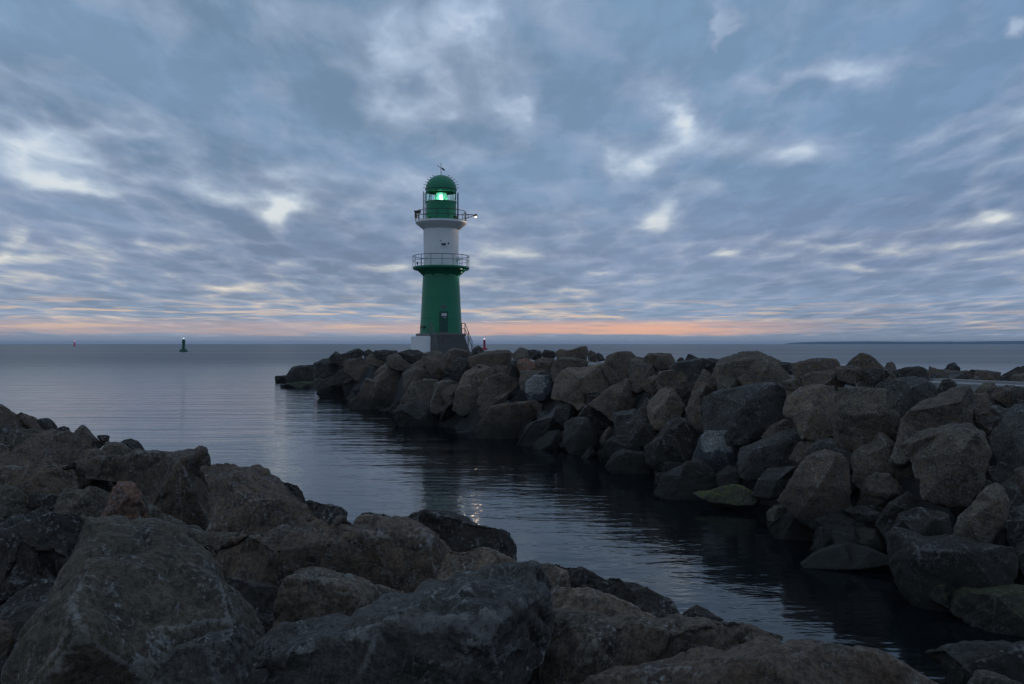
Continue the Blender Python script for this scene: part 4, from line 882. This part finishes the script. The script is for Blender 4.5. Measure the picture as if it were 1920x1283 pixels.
# rails with hooks standing clear of dome and drum on both sides
for sgn in (-1, 1):
    m = MB()
    for rr_, yo in ((px(32.4), -.25), (px(30.6), .25)):
        m.tube((sgn * rr_, yo, z(417)), (sgn * rr_, yo, z(362 if sgn > 0 else 360)), .035, 6)
    for k in range(9): m.tube((sgn * px(32), -.25, z(413 - k * 6)), (sgn * px(30.8), .25, z(413 - k * 6)), .014, 5)
    for k in range(6):
        t = R(6 + k * 11.5); cx_, cz_ = px(29.5) * math.cos(t), z(355.2) + px(26.6) * math.sin(t)
        ex, ez = cx_ + px(3.6) * math.cos(t), cz_ + px(3.0) * math.sin(t)
        m.path([(sgn * cx_, 0, cz_), (sgn * ex, 0, ez), (sgn * (ex + px(1.2)), 0, ez - px(1.0))], .022, 5)
    part(m, 'ladder', BLACKM)
# vane
m = MB().tube((0, 0, z(330)), (0, 0, z(305)), .028, 8, .016)
vane = part(m, 'vane_pole', BLACKM)
m = MB(); m.tube((px(-7), 0, z(310.6)), (px(7), 0, z(321)), .022, 6); a = (px(3.2), z(315.0)); b2 = (px(6.8), z(317.5))
m.add([(px(1.4), -.01, z(314.0)), (px(6.6), -.01, z(317.2)), (px(6.6), -.01, z(321)), (px(2.2), -.01, z(318)), (px(1.4), .01, z(314.0)), (px(6.6), .01, z(317.2)), (px(6.6), .01, z(321)), (px(2.2), .01, z(318))],
      [(0, 1, 2, 3), (7, 6, 5, 4), (0, 4, 5, 1), (1, 5, 6, 2), (2, 6, 7, 3), (3, 7, 4, 0)])
m.build('vane_arrow', BLACKM, vane)
# door, plaque, notice, window and small fittings on the curved walls
def on_wall(pxc, pyc, wpx, hpx, rad_px, proud, name, mat, par=LH, slant=0.0):
    """curved panel standing proud of the wall, given by its middle as seen from the water side"""
    m = MB(); n_ = 8; vs = []; x0 = (pxc - 827 - wpx / 2); x1 = (pxc - 827 + wpx / 2)
    for pr in (proud, -.02):
        for yv, rd in ((pyc - hpx / 2, rad_px - slant * hpx / 2), (pyc + hpx / 2, rad_px + slant * hpx / 2)):
            for k in range(n_ + 1):
                xx = x0 + (x1 - x0) * k / n_; r0 = px(rd); xx = px(xx); yy = -math.sqrt(max(r0 * r0 - xx * xx, 0.0)); q = Vector((xx, yy, 0)).normalized() * (r0 + pr)
                vs.append((q.x, q.y, z(yv)))
    s_ = n_ + 1; fs = []
    for k in range(n_):
        fs += [(k, s_ + k, s_ + k + 1, k + 1), (2 * s_ + k, 2 * s_ + k + 1, 3 * s_ + k + 1, 3 * s_ + k), (k, k + 1, 2 * s_ + k + 1, 2 * s_ + k), (s_ + k, 3 * s_ + k, 3 * s_ + k + 1, s_ + k + 1)]
    fs += [(0, 2 * s_, 3 * s_, s_), (n_, s_ + n_, 3 * s_ + n_, 2 * s_ + n_)]
    return m.add(vs, fs).build(name, mat, par)
DOORM = painted('door paint', (0.010, 0.075, 0.045), 0.42)
dr = on_wall(834.6, 604, 15, 38, 38.6, .06, 'door', DOORM, slant=.055)
sgm = painted('notice board white', (0.62, 0.63, 0.60), 0.5, 0.3, 0.05)
nb_ = on_wall(835.4, 591.8, 8.6, 5.6, 37.7, .085, 'notice', sgm, dr, slant=.05)
on_wall(835.4, 593.9, 7.0, .5, 37.85, .10, 'notice_line', BLACKM, nb_)
on_wall(836.6, 597.4, 2.6, 1.4, 38.0, .085, 'sticker', sgm, dr)
on_wall(829.8, 606, 1.2, 1.2, 38.7, .13, 'door_handle', CONC, dr)
on_wall(834.6, 576.8, 9, 5.6, 36.8, .04, 'plaque', painted('grey plaque', (.10, .12, .115), .5), slant=.05)
on_wall(834.6, 624.6, 17, 1.6, 39.9, .14, 'door_sill', CONC)
on_wall(796.5, 614, 8, 3.6, 39.4, .10, 'cable_box', DKGREEN)
wn = on_wall(835.2, 461.5, 13, 13, 32.8, .025, 'hatch', WHITE)
on_wall(834.2, 462, 7.6, 4.0, 32.85, .06, 'window', painted('dark window', (.012, .014, .018), .15, .6, .02), wn)
on_wall(829.5, 455.2, 2.6, .9, 32.85, .10, 'vent_cap', BLACKM, wn)
on_wall(842.6, 460, 1.2, 3.6, 32.9, .08, 'hatch_hinge', BLACKM, wn)
on_wall(834, 489.5, 17, 13, 32.3, .03, 'gallery_door', WHITE)
on_wall(801.5, 483.5, 6, 6, 32.4, .05, 'junction_box', WHITE)
on_wall(857.6, 486, 3.0, 7, 32.4, .16, 'junction_box', WHITE)
on_wall(854, 409, 3.6, 5, 28.2, .12, 'cable_box', DKGREEN)
on_wall(806, 410.5, 3.6, 4, 28.2, .10, 'cable_box', GREEN)
for yy_, rd in ((560, 36.1), (598, 38.1)): part(MB().ring(px(rd + .05), z(yy_), .012, 72), 'weld_seam', GREEN)
part(MB().ring(px(28.3), z(391), .014, 72), 'weld_seam', GREEN)
# lamps on the galleries
WARM = glow('lit warm lamp', (1.0, .80, .52), 6.0)
arm = part(MB().path([(px(46.4), -.2, z(403)), (px(64), -.2, z(404.2))], .035).path([(px(46.4), -.2, z(411)), (px(64), -.2, z(404.6))], .03).tube((px(51), -.2, z(403)), (px(51), -.2, z(409.5)), .025).tube((px(46.4), -.2, z(400)), (px(46.4), -.2, z(417)), .045), 'lamp_arm', BLACKM)
hd = MB().lathe([(0.0, .16), (.07, .14), (.13, -.02), (.11, -.02), (0, .05)], 20).build('lamp_shade', BLACKM, arm); hd.location = (px(65.5), -.2, z(405.6))
bl = MB().lathe([(0, -.08), (.05, -.06), (.07, 0), (.05, .03), (0, .04)], 20).build('bulb', WARM, arm); bl.location = (px(65.5), -.2, z(407.4))
def lamp(name, loc, e, col, soft=.08, spot=None):
    l = bpy.data.lights.new(name, 'SPOT' if spot else 'POINT'); l.energy = e; l.color = col; l.shadow_soft_size = soft
    o = bpy.data.objects.new(name, l); COL.objects.link(o); o.parent = LH; o.location = loc
    if spot:
        l.spot_size = R(spot[1]); l.spot_blend = .6; o.rotation_euler = (Vector(spot[0]) - Vector(loc)).to_track_quat('-Z', 'Y').to_euler()
    return o
lamp('arm_lamp_light', (px(65.5), -.2, z(409.6)), 34, (1, .70, .42))
horn = part(MB().box((px(-45), -.35, z(398)), (.36, .36, .10)).box((px(-46), -.35, z(405)), (.20, .22, .42)).tube((px(-43.4), -.35, z(398)), (px(-39.5), -.35, z(401)), .16, 14, .26).tube((px(-46.5), -.35, z(401)), (px(-46.5), -.35, z(417)), .04), 'foghorn', BLACKM)
part(MB().box((px(-38), -1.0, z(405)), (.42, .08, .07)).tube((px(-38), -1.0, z(405)), (px(-38), -1.0, z(417)), .025), 'light_bar', WHITE, sm=False)
lamp('gallery_light', (px(-40.5), -.7, z(412.5)), 3.5, (1, .80, .55), .05)
g2 = part(MB().lathe([(0, z(511.6)), (.06, z(511.2)), (.07, z(510)), (0, z(509.3))], 14), 'gallery_lamp', glow('lit white lamp', (1, .95, .85), 8.0)); g2.location = (px(38.0), -.4, 0)
lamp('lower_gallery_light', (px(40.0), -.5, z(513)), 5, (.9, 1, .8), .05)
part(MB().box((px(-42), -.9, z(495.5)), (.12, .12, .16)).tube((px(-42), -.9, z(496)), (px(-42), -.9, z(501.5)), .02), 'floodlight', BLACKM, sm=False)

# ---------------------------------------------------------------- buoys
def buoy(loc, H, mat, label, lit, tilt, bw=.30):
    o = empty('buoy', loc); tag(o, label, 'buoy'); h = H
    MB().lathe([(0, -.6), (bw * h * .9, -.5), (bw * h, 0), (bw * h, .05 * h), (bw * h * .86, .10 * h), (bw * h * .78, .17 * h), (bw * h * .3, .22 * h), (0, .22 * h)], 36).build('float', mat, o, True)
    MB().ring(bw * h * .92, .075 * h, .035, 36).build('fender', BLACKM, o)
    tw = MB().lathe([(.105 * h, .20 * h), (.085 * h, .45 * h), (.10 * h, .58 * h), (.10 * h, .80 * h), (.085 * h, .86 * h), (0, .88 * h)], 28).build('tower', mat, o, True)
    m = MB()
    for k in range(4):
        t = math.pi / 4 + k * math.pi / 2; m.tube((.13 * h * math.cos(t), .13 * h * math.sin(t), .2 * h), (.11 * h * math.cos(t), .11 * h * math.sin(t), .84 * h), .03, 6)
    m.ring(.12 * h, .62 * h, .03, 20); m.build('guard_rail', mat, tw)
    MB().lathe([(.05 * h, .87 * h), (.05 * h, .90 * h), (.035 * h, .91 * h), (.035 * h, .92 * h)], 16).build('lantern_base', BLACKM, o)
    MB().lathe([(0, .915 * h), (.048 * h, .92 * h), (.052 * h, .96 * h), (.03 * h, .995 * h), (0, h)], 16).build('lantern', lit, o)
    o.rotation_euler = (0, R(tilt), 0)
def at(px_, d): return ((px_ - CX) / F * d, d, 0)
buoy(at(344, 300), 4.9, BUOYG, 'dark green buoy with a white lit top on the sea left of the lighthouse', glow('buoy lamp green', (.85, 1, .92), .9), 1)
buoy(at(908.5, 395), 5.3, REDM, 'red buoy with a pink lit top just right of the lighthouse stairs', glow('buoy lamp pink', (1, .72, .72), 1.6), -1, .27)
buoy(at(139.5, 950), 5.9, PINKR, 'tiny distant red buoy at the far left near the horizon', glow('buoy lamp red', (1, .35, .4), 4), 0, .27)

# ---------------------------------------------------------------- sea air
m = bpy.data.materials.new('sea air'); m.use_nodes = True; T_ = m.node_tree; T_.nodes.clear()
vo = T_.nodes.new('ShaderNodeVolumePrincipled'); vo.inputs['Color'].default_value = (.60, .76, 1.0, 1); vo.inputs['Density'].default_value = 1e-4; vo.inputs['Anisotropy'].default_value = 0.0
ou = T_.nodes.new('ShaderNodeOutputMaterial'); T_.links.new(vo.outputs[0], ou.inputs['Volume'])
hz = MB().box((0, 500, 13.0), (22000, 21000, 30.0)).build('haze', m); tag(hz, kind='stuff')
